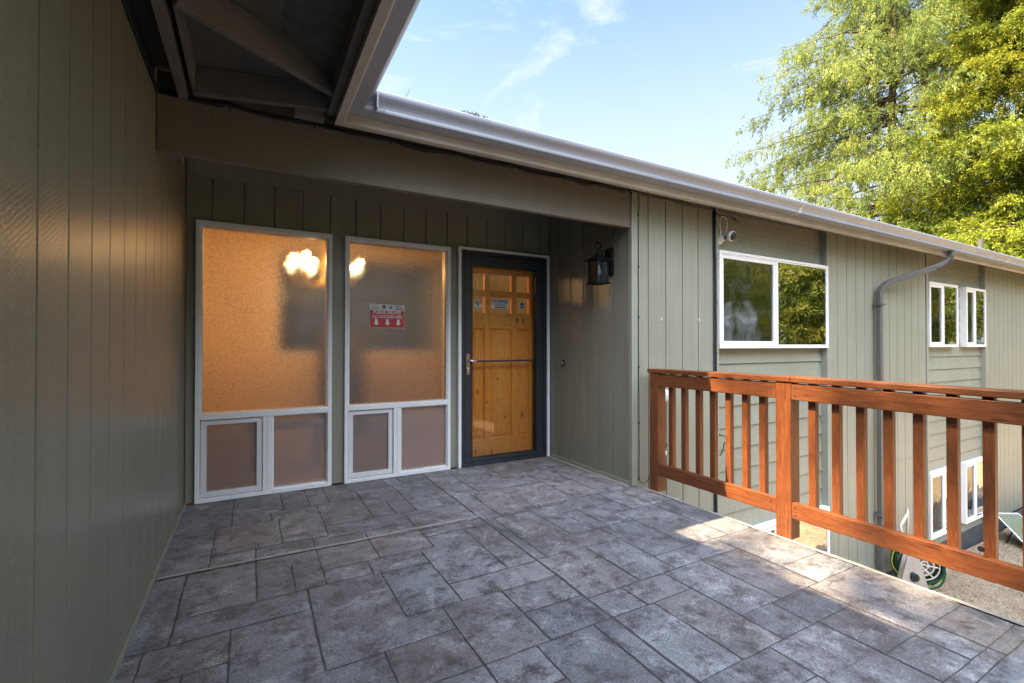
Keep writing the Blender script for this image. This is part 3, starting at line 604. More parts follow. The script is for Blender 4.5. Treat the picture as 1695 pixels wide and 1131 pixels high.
# ---------------------------------------------------------------- entry door
MB().box(1.652, 1.682, 3.962, 4.12, 0.003, 2.03).box(2.618, 2.648, 3.962, 4.12, 0.003, 2.03).box(1.682, 2.618, 3.962, 4.12, 2.005, 2.03).build('door_casing', M['white'], house, bevel=0.003)
sdr = frame_mb(1.686, 2.614, 0.004, 2.003, 0.030, 3.972, 4.04).build('storm_door', M['charcoal'], house, bevel=0.002, label='charcoal framed glass storm door')
fr = MB().box(1.720, 1.790, 3.978, 4.010, 0.036, 1.970).box(2.506, 2.582, 3.978, 4.010, 0.036, 1.970).box(1.790, 2.506, 3.978, 4.010, 1.878, 1.970).box(1.790, 2.506, 3.978, 4.010, 0.036, 0.070)
fr.build('frame', M['charcoal'], sdr, bevel=0.004)
frame_mb(1.790, 2.506, 0.070, 1.878, 0.012, 3.984, 4.008).build('glazing_bead', M['black'], sdr)
MB().quad((1.80, 4.0, 0.080), (2.497, 4.0, 0.080), (2.497, 4.0, 1.868), (1.80, 4.0, 1.868)).build('pane', M['door_glass'], sdr)
MB().box(1.792, 2.504, 3.974, 3.996, 0.966, 0.982).build('cross_bar', M['charcoal'], sdr, bevel=0.003)
pl = MB(); oc = [(0.017*math.cos(a), 0.017*math.sin(a)) for a in np.linspace(0, math.pi, 9)]
pts = [(1.752+x, 1.035+z) for x, z in oc] + [(1.752+x, 0.862-0.0-z) for x, z in reversed(oc)]
pts = [(1.752+x, 1.030+z) for x, z in oc] + [(1.752-x, 0.865-z) for x, z in oc]
n = len(pts); pl.add([(x, 3.972, z) for x, z in pts] + [(x, 3.978, z) for x, z in pts], [tuple(range(n))] + [tuple(range(n, 2*n))[::-1]] + [(i, (i+1) % n, n+(i+1) % n, n+i) for i in range(n)])
pl.build('handle_plate', M['bronze'], sdr)
MB().tube([(1.752, 3.97, 0.985), (1.752, 3.945, 0.985), (1.765, 3.936, 0.984), (1.785, 3.934, 0.975), (1.81, 3.934, 0.980), (1.832, 3.936, 0.985), (1.845, 3.938, 0.980)], [0.009, 0.009, 0.011, 0.010, 0.008, 0.007, 0.006], 10).build('handle', M['chrome'], sdr, smooth=True)
MB().lathe((1.752, 3.972, 0.905), [(0.013, 0), (0.013, 0.010), (0.006, 0.012), (0, 0.012)], 16, (0, -1, 0)).lathe((1.752, 3.972, 0.885), [(0.009, 0), (0.008, 0.008), (0, 0.009)], 12, (0, -1, 0)).build('lock', M['chrome'], sdr, smooth=True)
# the knotty pine door behind it
ID = 4.075
idr = MB().box(1.715, 1.842, ID, ID+0.044, 0.02, 1.99).box(2.47, 2.595, ID, ID+0.044, 0.02, 1.99).box(1.970, 2.024, ID, ID+0.044, 0.02, 1.82).box(2.268, 2.325, ID, ID+0.044, 0.02, 1.82).build('entry_door', M['pine_z'], house, bevel=0.003, label='knotty pine entry door with six small panes')
for (xa, xb) in ((1.842, 1.970), (2.024, 2.268), (2.325, 2.47)):
    for (za, zb) in ((0.02, 0.215), (1.287, 1.437), (1.60, 1.655)): MB().box(xa, xb, ID, ID+0.044, za, zb).build('rail', M['pine_x'], idr, bevel=0.003)
MB().box(1.842, 2.47, ID, ID+0.044, 1.82, 1.99).build('rail', M['pine_x'], idr, bevel=0.003)
for (xa, xb) in ((1.842, 1.970), (2.024, 2.268), (2.325, 2.47)):
    t = 0.016; a, b, c, d = xa, xb, 0.215, 1.287; y0 = ID+0.014; y1 = ID+0.026; y2 = ID+0.012
    P = [(a, y0, c), (b, y0, c), (b, y0, d), (a, y0, d), (a+t, y1, c+t), (b-t, y1, c+t), (b-t, y1, d-t), (a+t, y1, d-t), (a+2.2*t, y2, c+2.2*t), (b-2.2*t, y2, c+2.2*t), (b-2.2*t, y2, d-2.2*t), (a+2.2*t, y2, d-2.2*t)]
    F = [(0,1,5,4),(1,2,6,5),(2,3,7,6),(3,0,4,7),(4,5,9,8),(5,6,10,9),(6,7,11,10),(7,4,8,11),(8,9,10,11)]
    MB().add(P, F).box(xa+0.001, xb-0.001, ID+0.03, ID+0.040, 0.216, 1.286).build('panel', M['pine_z'], idr)
    for (c, d) in ((1.437, 1.60), (1.655, 1.82)): MB().quad((xa, ID+0.02, c), (xb, ID+0.02, c), (xb, ID+0.02, d), (xa, ID+0.02, d)).build('pane', M['door_glass'], idr)
MB().box(1.69, 2.61, 4.05, 4.16, 0.003, 0.022).box(1.69, 1.715, 4.06, 4.16, 0.022, 2.0).box(2.595, 2.618, 4.06, 4.16, 0.022, 2.0).box(1.69, 2.618, 4.06, 4.16, 1.99, 2.03).build('door_jamb', M['darkwood'], house)

# ---------------------------------------------------------------- entry room
rm = MB().box(-0.62, -0.50, 4.10, 6.95, 0.0, 2.5).box(-0.62, 0.28, 6.85, 6.95, 0, 2.5).box(2.50, 4.2, 6.85, 6.95, 0, 2.5).box(0.28, 2.50, 6.85, 6.95, 0, 1.0).box(0.28, 2.50, 6.85, 6.95, 2.38, 2.5)
rm.box(4.1, 4.2, 4.1, 6.85, 0, 2.5).box(-0.5, 4.1, 4.10, 6.85, 2.50, 2.54).box(2.665, 4.1, 4.1, 4.16, 0, 2.5).box(-0.5, 2.62, 4.10, 4.16, 2.05, 2.5).build('interior_wall', M['room'], house)
MB().box(-0.6, 4.2, 4.125, 6.95, -0.06, -0.002).build('entry_floor', M['roomfloor'], house)
iw = frame_mb(0.28, 2.50, 1.0, 2.38, 0.05, 6.84, 6.96).build('window', M['white'], house, label='rear window showing greenery behind the pattern glass')
MB().quad((0.33, 6.89, 1.05), (2.45, 6.89, 1.05), (2.45, 6.89, 2.33), (0.33, 6.89, 2.33)).build('pane', M['rear_glass'], iw)
t = thing('cabinet', 'tall dark narrow cabinet standing indoors behind the pattern glass', 'cabinet', (0.95, 6.0, 0))
MB().box(0.72, 1.22, 5.9, 6.25, 0.08, 1.30).build('body', M['darkwood'], t, bevel=0.008); MB().box(0.70, 1.24, 5.88, 6.27, 1.30, 1.33).build('top', M['darkwood'], t, bevel=0.004)
MB().box(0.74, 0.965, 5.885, 5.90, 0.12, 1.26).build('door', M['darkwood'], t); MB().box(0.975, 1.20, 5.885, 5.90, 0.12, 1.26).build('door', M['darkwood'], t)
for x in (0.75, 1.17): MB().box(x, x+0.03, 5.93, 5.96, 0.0, 0.08).build('leg', M['darkwood'], t)
t = thing('bench', 'low dark bench standing indoors behind the lower pattern glass panes', 'bench', (0.35, 4.9, 0))
MB().box(-0.02, 0.62, 4.75, 5.05, 0.36, 0.40).build('seat', M['darkwood'], t, bevel=0.006)
for x in (0.02, 0.54):
    for y in (4.78, 4.98): MB().box(x, x+0.04, y, y+0.04, 0, 0.36).build('leg', M['darkwood'], t)
# chandelier: lit, five arms
ch = thing('chandelier', 'lit brass chandelier with glowing bulbs hanging indoors behind the pattern glass', 'chandelier', (0.68, 5.25, 2.5))
CX, CY = 0.68, 5.25
MB().lathe((CX, CY, 1.74), [(0.0, 0), (0.03, 0.01), (0.045, 0.05), (0.02, 0.10), (0.012, 0.2), (0.028, 0.25), (0.012, 0.3), (0.008, 0.36)], 16).build('column', M['gold'], ch, smooth=True)
MB().tube([(CX, CY, 2.08), (CX, CY, 2.47)], 0.006, 8).lathe((CX, CY, 2.46), [(0.06, 0.04), (0.055, 0.02), (0.02, 0.0), (0, 0)], 16).build('rod', M['gold'], ch)
bulbs = [(0.364, 5.2, 1.926), (0.481, 5.22, 1.965), (0.537, 5.1, 1.890), (0.99, 5.2, 1.93), (0.80, 5.50, 1.93)]
for (x, y, z) in bulbs:
    MB().tube([(CX, CY, 1.80), (CX+(x-CX)*0.4, CY+(y-CY)*0.4, 1.74), (CX+(x-CX)*0.85, CY+(y-CY)*0.85, 1.77), (x, y, z-0.09), (x, y, z-0.05)], 0.006, 8).build('arm', M['gold'], ch, smooth=True)
    MB().lathe((x, y, z-0.05), [(0.012, 0), (0.013, 0.02), (0.024, 0.045), (0.026, 0.06), (0.016, 0.085), (0, 0.095)], 14).build('bulb', M['bulb'], ch, smooth=True)
    ld = bpy.data.lights.new('bulb_light', 'POINT'); ld.energy = 1.5; ld.color = (1.0, 0.55, 0.21); ld.shadow_soft_size = 0.015
    lo = bpy.data.objects.new('bulb_light', ld); COL.objects.link(lo); lo.parent = ch; lo.location = (x-CX, y-CY, z-2.5+0.06)

# ---------------------------------------------------------------- downspout
ds = MB()
def rect_sweep(mb, path, wx, wy):
    P = [Vector(p) for p in path]; vs = []; fs = []
    for i, p in enumerate(P):
        t = (P[min(i+1, len(P)-1)] - P[max(i-1, 0)]).normalized()
        s = Vector((0, 1, 0)) - t*t.y; s = s.normalized() if s.length > 0.2 else Vector((0, 0, 1)); u = t.cross(s).normalized()
        for (a, b) in ((-1,-1), (1,-1), (1,1), (-1,1)): vs.append(p + u*a*wx/2 + s*b*wy/2)
    for i in range(len(P)-1):
        for k in range(4): fs.append((4*i+k, 4*i+(k+1) % 4, 4*i+4+(k+1) % 4, 4*i+4+k))
    fs += [(0,1,2,3), (4*len(P)-4, 4*len(P)-3, 4*len(P)-2, 4*len(P)-1)]; mb.add(vs, fs)
top = [(7.80, 2.49, 2.33), (7.80, 2.49, 2.275)]
arc = []
for k in range(1, 9):
    a = k/8; arc.append((7.80 - 0.30*a**1.6, 2.49 + 0.04*a, 2.275 - 0.165*a**0.75))
low = [(6.86, 2.70, 1.93), (6.76, 2.72, 1.89), (6.67, 2.735, 1.83), (6.62, 2.74, 1.75), (6.605, 2.742, 1.68)]
low = [(6.72, 2.70, 1.885), (6.64, 2.715, 1.850), (6.575, 2.735, 1.80), (6.545, 2.745, 1.74), (6.540, 2.745, 1.66)]
rect_sweep(ds, top+arc+low+[(6.540, 2.745, -1.50), (6.55, 2.735, -1.60), (6.60, 2.70, -1.70), (6.72, 2.62, -1.78), (7.0, 2.5, -1.83)], 0.070, 0.052)
dso = ds.build('downspout', M['grey_pipe'], house, bevel=0.006)
for k in range(9):
    rib = MB()
    a = k/8; x = 7.80 - 0.30*a**1.6; z = 2.275 - 0.165*a**0.75; rib.box(x-0.052, x-0.030, 2.452+0.04*a, 2.472+0.04*a, z-0.035, z-0.028); rib.build('elbow_rib', M['black'], dso)
for za in (1.60, -0.9): MB().box(6.485, 6.595, 2.702, 2.79, za, za+0.018).build('strap', M['grey_pipe'], dso)

# ================================================================ THINGS ON THE HOUSE
# wall lantern
L = thing('wall_lantern', 'black coach lantern with clear glass and an unlit bulb on the recess side wall', 'wall lamp', (2.66, 3.06, 1.85))
lx, ly = 2.515, 3.06
MB().box(2.638, 2.657, 3.005, 3.115, 1.70, 1.955).box(2.630, 2.640, 3.02, 3.10, 1.72, 1.935).build('backplate', M['lantern'], L, bevel=0.005)
sc = []
for k in range(15):
    a = math.pi*1.15 - k/14*math.pi*1.75; sc.append((lx+0.0+0.032*math.cos(a), ly, 1.962+0.032*math.sin(a)))
MB().tube([(2.64, ly, 1.86), (2.60, ly, 1.855), (2.57, ly, 1.88), (2.55, ly, 1.92)] + sc[::-1][:], 0.0075, 8).build('scroll_arm', M['lantern'], L, smooth=True)
MB().tube([(lx, ly, 1.93), (lx, ly, 1.90)], 0.008, 8).lathe((lx, ly, 1.875), [(0.032, 0), (0.026, 0.012), (0.012, 0.02), (0.010, 0.04)], 12).build('finial', M['lantern'], L, smooth=True)
rt = MB(); z0, z1 = 1.822, 1.878
def frus(mb, a, za, b, zb): mb.add([(lx-a, ly-a, za), (lx+a, ly-a, za), (lx+a, ly+a, za), (lx-a, ly+a, za), (lx-b, ly-b, zb), (lx+b, ly-b, zb), (lx+b, ly+b, zb), (lx-b, ly+b, zb)], [(0,3,2,1),(4,5,6,7),(0,1,5,4),(1,2,6,5),(2,3,7,6),(3,0,4,7)])
frus(rt, 0.094, 1.822, 0.092, 1.828); frus(rt, 0.090, 1.828, 0.058, 1.852); frus(rt, 0.058, 1.852, 0.028, 1.880); rt.build('roof', M['lantern'], L)
cg = MB()
for sxx in (-1, 1):
    for syy in (-1, 1): cg.box(lx+sxx*0.062-0.005, lx+sxx*0.062+0.005, ly+syy*0.062-0.005, ly+syy*0.062+0.005, 1.628, 1.822)
cg.box(lx-0.070, lx+0.070, ly-0.070, ly+0.070, 1.618, 1.628).box(lx-0.080, lx+0.080, ly-0.080, ly+0.080, 1.608, 1.618); frus(cg, 0.067, 1.812, 0.067, 1.8215)
cg.build('cage', M['lantern'], L, bevel=0.0015)
for (a, b, c, d) in ((-.057, .057, -.062, -.060), (-.057, .057, .060, .062), (-.062, -.060, -.057, .057), (.060, .062, -.057, .057)): MB().box(lx+a, lx+b, ly+c, ly+d, 1.630, 1.811).build('pane', M['lamp_glass'], L)
MB().lathe((lx, ly, 1.69), [(0, 0), (0.016, 0.003), (0.028, 0.016), (0.030, 0.034), (0.022, 0.058), (0.014, 0.075), (0.013, 0.10)], 18).build('bulb', M['whiteplastic'], L, smooth=True)
MB().lathe((lx, ly, 1.785), [(0.016, 0), (0.016, 0.026), (0, 0.026)], 14).build('socket', M['lantern'], L)
L.scale = (0.9, 0.9, 0.9)
# doorbell
D = thing('doorbell', 'small black doorbell button on the grooved side wall right of the door', 'doorbell', (2.66, 3.745, 0.95))
MB().box(2.648, 2.659, 3.722, 3.760, 0.918, 0.982).build('housing', M['black'], D, bevel=0.004); MB().box(2.644, 2.648, 3.733, 3.749, 0.938, 0.966).build('button', M['whiteplastic'], D, bevel=0.001)
# security camera
K = thing('security_camera', 'white dome security camera with black lens mounted above the wide window', 'security camera', (3.80, 2.85, 2.12))
kc = Vector((3.80, 2.745, 2.115)); kd = Vector((0.05, -0.75, -0.22)).normalized()
MB().lathe((3.775, 2.852, 2.10), [(0.052, 0), (0.052, 0.012), (0.046, 0.020), (0.030, 0.030), (0.026, 0.07)], 24, (0.1, -1, 0.1)).build('base', M['whiteplastic'], K, smooth=True)
MB().lathe(kc - kd*0.045, [(0.028, 0.02), (0.040, 0.03), (0.046, 0.045), (0.047, 0.06), (0.044, 0.070), (0.038, 0.072)], 24, kd).build('shell', M['whiteplastic'], K, smooth=True)
MB().lathe(kc + kd*0.020, [(0.040, 0.003), (0.036, 0.012), (0.028, 0.020), (0.016, 0.026), (0, 0.028)], 24, kd).build('lens', M['black'], K, smooth=True)
lp = []
for k in range(17):
    a = -2.2 + k/16*4.6; lp.append((3.765+0.055*math.sin(a), 2.80, 2.215+0.088*math.cos(a)*1.0))
lp = [(3.79, 2.80, 2.135)] + [(3.765+0.052*math.cos(a), 2.79, 2.225+0.075*math.sin(a)) for a in np.linspace(-0.9, 3.7, 18)] + [(3.75, 2.81, 2.12), (3.765, 2.83, 2.09)]
tag(MB().tube(lp, 0.0055, 8).build('camera_cable', M['whiteplastic'], smooth=True), 'white looped cable hanging above the dome security camera', 'cable')
tag(MB().tube([(3.62, 2.785, 2.335), (3.70, 2.78, 2.29), (3.76, 2.785, 2.305), (3.86, 2.78, 2.30), (3.95, 2.79, 2.275), (3.90, 2.785, 2.31), (4.0, 2.79, 2.26)], 0.005, 6).build('knotted_cable', M['rubber'], smooth=True), 'tangled end of black cable under the eave beside the camera loop', 'cable')
# cable runs
def sag(p, q, s, n=8, jit=0.003):
    p = Vector(p); q = Vector(q); return [p.lerp(q, k/n) + Vector((0, 0, -s*4*(k/n)*(1-k/n) + RNG.normal(0, jit))) for k in range(n+1)]
cb = MB()
xs_ = [-0.39, -0.1, 0.30, 0.72, 1.12, 1.55, 1.98, 2.32, 2.64]
for off, r in ((0, 0.007), (0.012, 0.005), (-0.008, 0.004)):
    P = []
    for a, b in zip(xs_[:-1], xs_[1:]): P += sag((a, 2.792+off*0.3, 2.352+off), (b, 2.792+off*0.3, 2.352+off), 0.012+0.01*RNG.random(), 6)[:-1]
    cb.tube(P, r, 6)
for x in xs_[1:]: cb.tube([(x, 2.79, 2.345), (x+0.004, 2.784, 2.322)], 0.005, 6)
P = sag((-0.398, 2.79, 2.345), (-0.398, 1.2, 2.345), 0.004, 14) + sag((-0.398, 1.2, 2.345), (-0.398, -3, 2.345), 0.004, 10)[1:]
cb.tube(P, 0.008, 6)
tag(cb.build('cable_bundle', M['rubber'], smooth=True), 'black cable bundle clipped along the top of the porch beam', 'cable')
cb = MB()
for off, r in ((0, 0.006), (0.011, 0.004)): cb.tube(sag((2.66, 2.79, 2.352+off), (3.05, 2.79, 2.345+off), 0.010, 6) + sag((3.05, 2.79, 2.345+off), (3.64, 2.79, 2.34+off), 0.012, 8)[1:], r, 6)
cb.tube([(3.645, 2.79, 2.345)] + [(3.643+RNG.normal(0, .002), 2.785, z) for z in np.linspace(2.28, -1.6, 24)], 0.0075, 6)
cb.tube([(3.655, 2.79, 2.335)] + [(3.657+RNG.normal(0, .002), 2.787, z) for z in np.linspace(2.28, -1.6, 24)], 0.005, 6)
cb.tube(sag((3.66, 2.79, 2.34), (5.40, 2.79, 2.352), 0.008, 14), 0.004, 6)
for z in (1.9, 1.5, 1.05, 0.4, -0.4): cb.box(3.630, 3.668, 2.778, 2.786, z, z+0.008)
tag(cb.build('cable', M['rubber'], smooth=False), 'thick black cable running down the wall just left of the wide window', 'cable')
cb = MB(); P = [(2.712, 2.79, 2.345), (2.722, 2.785, 2.28), (2.716, 2.785, 2.1)] + [(2.714+RNG.normal(0, .0022), 2.785, z) for z in np.linspace(1.9, 0.12, 20)] + [(2.71, 2.78, 0.05), (2.73, 2.76, 0.02), (2.765, 2.74, 0.045), (2.80, 2.74, 0.10)]
cb.tube(P, 0.0035, 6)
for z in (2.17, 1.75, 1.35, 0.95, 0.5, 0.06): cb.lathe((2.716, 2.79, z), [(0.007, 0), (0.007, 0.010), (0, 0.012)], 8, (0, -1, 0))
tag(cb.build('cable', M['rubber'], smooth=True), 'thin black cable stapled down the corner trim to the end railing post', 'cable')
tag(MB().tube([(3.73, 2.83, 0.30), (3.76, 2.79, 0.30), (3.79, 2.78, 0.26), (3.75, 2.78, 0.235), (3.74, 2.785, 0.18), (3.71, 2.79, 0.13), (3.69, 2.80, 0.13)], 0.005, 6).lathe((3.74, 2.85, 0.305), [(0.016, 0), (0.014, 0.03), (0, 0.032)], 10, (0, -1, 0)).build('wire_tail', M['rubber'], smooth=True), 'short curly black wire poking from the lap siding behind the balusters', 'wire')
t = thing('floodlight_cap', 'round white fitting on the wall just behind the end railing post', 'light fitting', (2.99, 2.80, 0.70))
MB().lathe((2.985, 2.798, 0.705), [(0.058, 0), (0.060, 0.02), (0.050, 0.05), (0.038, 0.062), (0, 0.064)], 22, (0, -1, 0)).build('cap', M['whiteplastic'], t, smooth=True)
MB().lathe((2.985, 2.7985, 0.705), [(0.066, 0), (0.066, 0.006), (0.058, 0.008)], 22, (0, -1, 0)).build('rim', M['alu'], t)
tag(MB().lathe((2.99, 2.798, 0.235), [(0.030, 0), (0.028, 0.02), (0.014, 0.035), (0, 0.037)], 14, (0.2, -1, -0.6)).build('wall_plug', M['whiteplastic'], smooth=True), 'small white weather plug low on the wall behind the end post', 'plug')
tag(MB().tube([(2.99, 2.775, 0.265), (3.0, 2.76, 0.30), (2.98, 2.77, 0.33)], 0.005, 6).build('plug_cord', M['rubber'], smooth=True), 'short black cord curling from the small white wall plug', 'cord')

# ---------------------------------------------------------------- notices (printed flat stickers)
def text(s, size, x, y, z, m, parent, name, italic=False, sx=1.0, bold=0.0):
    cu = bpy.data.curves.new('txt', 'FONT'); cu.body = s; cu.size = size; cu.align_x = 'CENTER'; cu.align_y = 'CENTER'; cu.offset = bold; cu.shear = 0.35 if italic else 0.0; cu.resolution_u = 3
    to = bpy.data.objects.new('txt', cu); COL.objects.link(to); bpy.context.view_layer.update()
    me = bpy.data.meshes.new_from_object(to.evaluated_get(bpy.context.evaluated_depsgraph_get())); bpy.data.objects.remove(to)
    vs = [(v.co.x*sx + x, y, v.co.y + z) for v in me.vertices]; fs = [tuple(p.vertices) for p in me.polygons]
    bpy.data.meshes.remove(me); return MB().add(vs, fs).build(name, m, parent)
SY = 4.0085
S = thing('delivery_notice', 'red and white parcel delivery notice with three arrows stuck on the pattern glass', 'notice', (1.008, SY, 1.365))
x0, x1, z0, z1 = 0.868, 1.166, 1.268, 1.470
def plate(a, b, c, d, y, m, nm, par): return MB().box(a, b, y, y+0.0007, c, d).build(nm, m, par)
plate(x0, x1, z0, z1, SY, M['paper'], 'white_backing', S); plate(x0+0.005, x1-0.005, z0+0.005, z0+0.152, SY-0.0012, M['red'], 'red_field', S)
text('PLEASE DELIVER', 0.040, 1.017, SY-0.0024, 1.402, M['paper'], S, 'lettering', sx=0.84, bold=0.0010)
text('ALL PACKAGES HERE', 0.034, 1.017, SY-0.0024, 1.365, M['paper'], S, 'lettering', sx=0.80, bold=0.0007)
for cx_ in (0.923, 1.017, 1.111):
    MB().add([(cx_-0.011, SY-0.0024, 1.345), (cx_+0.011, SY-0.0024, 1.345), (cx_+0.011, SY-0.0024, 1.315), (cx_+0.024, SY-0.0024, 1.315), (cx_, SY-0.0024, 1.288), (cx_-0.024, SY-0.0024, 1.315), (cx_-0.011, SY-0.0024, 1.315)], [(0,1,2,3,4,5,6)]).build('arrow', M['paper'], S)
ds_ = MB()
for k in range(11): ds_.box(x0+0.010+k*0.0262, x0+0.024+k*0.0262, SY-0.0022, SY-0.0017, z0+0.0005, z0+0.0038)
for k in range(6): 
    for xx in (x0+0.0005, x1-0.0038): ds_.box(xx, xx+0.0033, SY-0.0022, SY-0.0017, z0+0.010+k*0.024, z0+0.022+k*0.024)
ds_.build('dashed_border', M['red'], S)
text('amazon', 0.019, 0.917, SY-0.0014, 1.456, M['greyink'], S, 'lettering'); text('amazon', 0.021, 0.917, SY-0.0014, 1.438, M['teal'], S, 'lettering', bold=0.0008)
def shield(cx_, cz, w, h, y, m, nm, par): return MB().add([(cx_-w, y, cz+h*0.7), (cx_-w*0.5, y, cz+h*0.95), (cx_, y, cz+h), (cx_+w*0.5, y, cz+h*0.95), (cx_+w, y, cz+h*0.7), (cx_+w, y, cz-h*0.3), (cx_+w*0.6, y, cz-h*0.75), (cx_, y, cz-h), (cx_-w*0.6, y, cz-h*0.75), (cx_-w, y, cz-h*0.3)], [tuple(range(10))]).build(nm, m, par)
shield(0.988, 1.446, 0.0155, 0.019, SY-0.0014, M['brownink'], 'shield_mark', S); text('ups', 0.015, 0.988, SY-0.0022, 1.443, M['gold'], S, 'lettering', bold=0.0008)
MB().add([(1.022, SY-0.0014, 1.436), (1.058, SY-0.0014, 1.436), (1.062, SY-0.0014, 1.460), (1.030, SY-0.0014, 1.460)], [(0,1,2,3)]).build('eagle_mark', M['blue'], S)
MB().add([(1.020, SY-0.0022, 1.452), (1.052, SY-0.0022, 1.456), (1.044, SY-0.0022, 1.446), (1.030, SY-0.0022, 1.440)], [(0,1,2,3)]).build('eagle_mark', M['paper'], S)
text('Fed', 0.024, 1.098, SY-0.0014, 1.454, M['purple'], S, 'lettering', bold=0.0008); text('Ex', 0.024, 1.134, SY-0.0014, 1.454, M['orange'], S, 'lettering', bold=0.0008)
text('LASERSHIP', 0.016, 1.115, SY-0.0014, 1.433, M['brownink'], S, 'lettering', sx=0.9, bold=0.0008)
SY2 = ID + 0.0165
S = thing('no_soliciting_notice', 'white NO Soliciting notice stuck on the middle pane of the pine door', 'notice', (2.144, SY2, 1.53))
plate(2.050, 2.242, 1.482, 1.582, SY2, M['paper'], 'backing', S)
text('NO', 0.036, 2.082, SY2-0.0008, 1.560, M['redink'], S, 'lettering', bold=0.001); text('Soliciting', 0.038, 2.170, SY2-0.0008, 1.560, M['ink'], S, 'lettering', italic=True, sx=0.84, bold=0.0012)
b = MB()
for (z, a, c) in ((1.536, 2.062, 2.232), (1.522, 2.072, 2.222), (1.511, 2.10, 2.20)):
    x = a
    while x < c: l = RNG.uniform(.008, .022); b.box(x, min(x+l, c), SY2-0.0012, SY2-0.0008, z, z+0.0045); x += l+0.004
b.build('small_print', M['ink'], S); b = MB(); x = 2.092
while x < 2.205: b.box(x, x+0.011, SY2-0.0012, SY2-0.0008, 1.488, 1.503); x += 0.0145
b.build('small_print', M['ink'], S)
S = thing('round_sticker', 'round blue and white sticker on the left lower pane of the pine door', 'sticker', (1.905, SY2, 1.520))
MB().lathe((1.903, SY2, 1.520), [(0.036, 0), (0.036, 0.0008), (0, 0.0008)], 24, (0, -1, 0)).build('disc', M['paper'], S); MB().add([(1.903+0.031*math.cos(a), SY2-0.0016, 1.522+0.029*math.sin(a)) for a in np.linspace(0, math.pi, 12)], [tuple(range(12))]).build('blue_band', M['skyblue'], S)
shield(1.903, 1.508, 0.014, 0.014, SY2-0.0018, M['skyblue'], 'shield_mark', S)
S = thing('shield_sticker', 'small blue and white badge sticker on the right lower pane of the pine door', 'sticker', (2.394, SY2, 1.52))
shield(2.394, 1.520, 0.030, 0.036, SY2, M['paper'], 'backing', S); shield(2.394, 1.521, 0.025, 0.031, SY2-0.0008, M['blue'], 'shield_mark', S); plate(2.366, 2.422, 1.512, 1.529, SY2-0.0022, M['paper'], 'band', S)
b = MB(); b.box(2.371, 2.382, SY2-0.0030, SY2-0.0026, 1.515, 1.526).box(2.386, 2.397, SY2-0.0030, SY2-0.0026, 1.515, 1.526).box(2.401, 2.417, SY2-0.0030, SY2-0.0026, 1.515, 1.526).build('lettering', M['ink'], S)

# ================================================================ RAILING
RL = thing('railing', 'stained orange brown wooden deck railing along the patio edge', 'railing', (2.79, 1.6, 0))
posts = [(2.622, 2.708), (1.598, 1.690), (-0.62, -0.53), (-2.9, -2.81)]
for (a, b) in posts: MB().box(2.750, 2.838, a, b, -0.012, 0.905).build('post', M['rail_z'], RL, bevel=0.004)
def droop(mb):
    mb.v = [(x, y, z - max(0, min(1.6-y, 1.5))*0.02) for x, y, z in mb.v]; return mb
segs = [(1.690, 2.622), (-0.53, 1.598), (-2.81, -0.62)]
for (a, b) in segs:
    droop(MB().box(2.752, 2.790, a, b, 0.805, 0.899)).build('top_rail', M['rail_y'], RL, bevel=0.004)
    MB().box(2.752, 2.790, a, b, 0.115, 0.208).build('bottom_rail', M['rail_y'], RL, bevel=0.004)
for (a, b) in ((1.6, 2.724), (-2.92, 1.5985)): droop(MB().box(2.742, 2.862, a, b, 0.9055, 0.938)).build('cap_rail', M['rail_y'], RL, bevel=0.005)
bal = None
bys = [2.540, 2.420, 2.292, 2.172, 2.050, 1.928, 1.810] + [1.512, 1.388, 1.270, 1.148, 1.026, 0.902, 0.780] + [0.66-0.122*k for k in range(9)] + [-0.75-0.122*k for k in range(16)]
for y in bys:
    if bal is None: bal = MB().box(2.791, 2.829, -0.020, 0.020, 0.10, 0.90).build('baluster', M['rail_z'], RL, bevel=0.003); bal.data.transform(Matrix.Translation((0, 1.6, 0))); c = bal
    else: c = bal.copy(); COL.objects.link(c); c.parent = RL
    c.location = (0, y-1.6-0.008, 0)
MB().lathe((2.748, 0.785, 0.245), [(0.0, 0.004), (0.012, 0.003), (0.012, 0)], 14, (-1, 0, 0)).lathe((2.748, 2.08, 0.18), [(0.0, 0.004), (0.006, 0.003), (0.006, 0)], 10, (-1, 0, 0)).build('bolt', M['black'], RL)

for y in (1.72, 1.575, 2.59, -0.56, 1.62, 1.665, 2.64, 2.69):
    for z in ((0.14, 0.185, 0.83, 0.87) if y < 1.6 or y in (1.72, 2.59) else (0.05, 0.10)): MB().lathe((2.7505, y, z), [(0.0, 0.0025), (0.0045, 0.002), (0.0045, -0.001)], 8, (-1, 0, 0)).build('screw_head', M['foundation'], RL)
# fallen leaves on the gravel
lv = MB()
for k in range(700):
    x, y, a, q = RNG.uniform(4.5, 14), RNG.uniform(-1, 2.75), RNG.uniform(0, 6.28), RNG.uniform(0.012, 0.03); z = -1.872+RNG.uniform(0, 0.006)
    c_, s_ = math.cos(a)*q, math.sin(a)*q; lv.add([(x-c_, y-s_, z), (x+s_*0.5, y-c_*0.5, z+0.006), (x+c_, y+s_, z+0.002), (x-s_*0.5, y+c_*0.5, z+0.008)], [(0, 1, 2, 3)])
tag(lv.build('fallen_leaves', simple('dry_leaf', (0.22, 0.12, 0.05), 0.8, var=0.4, sc=3)), kind='stuff')
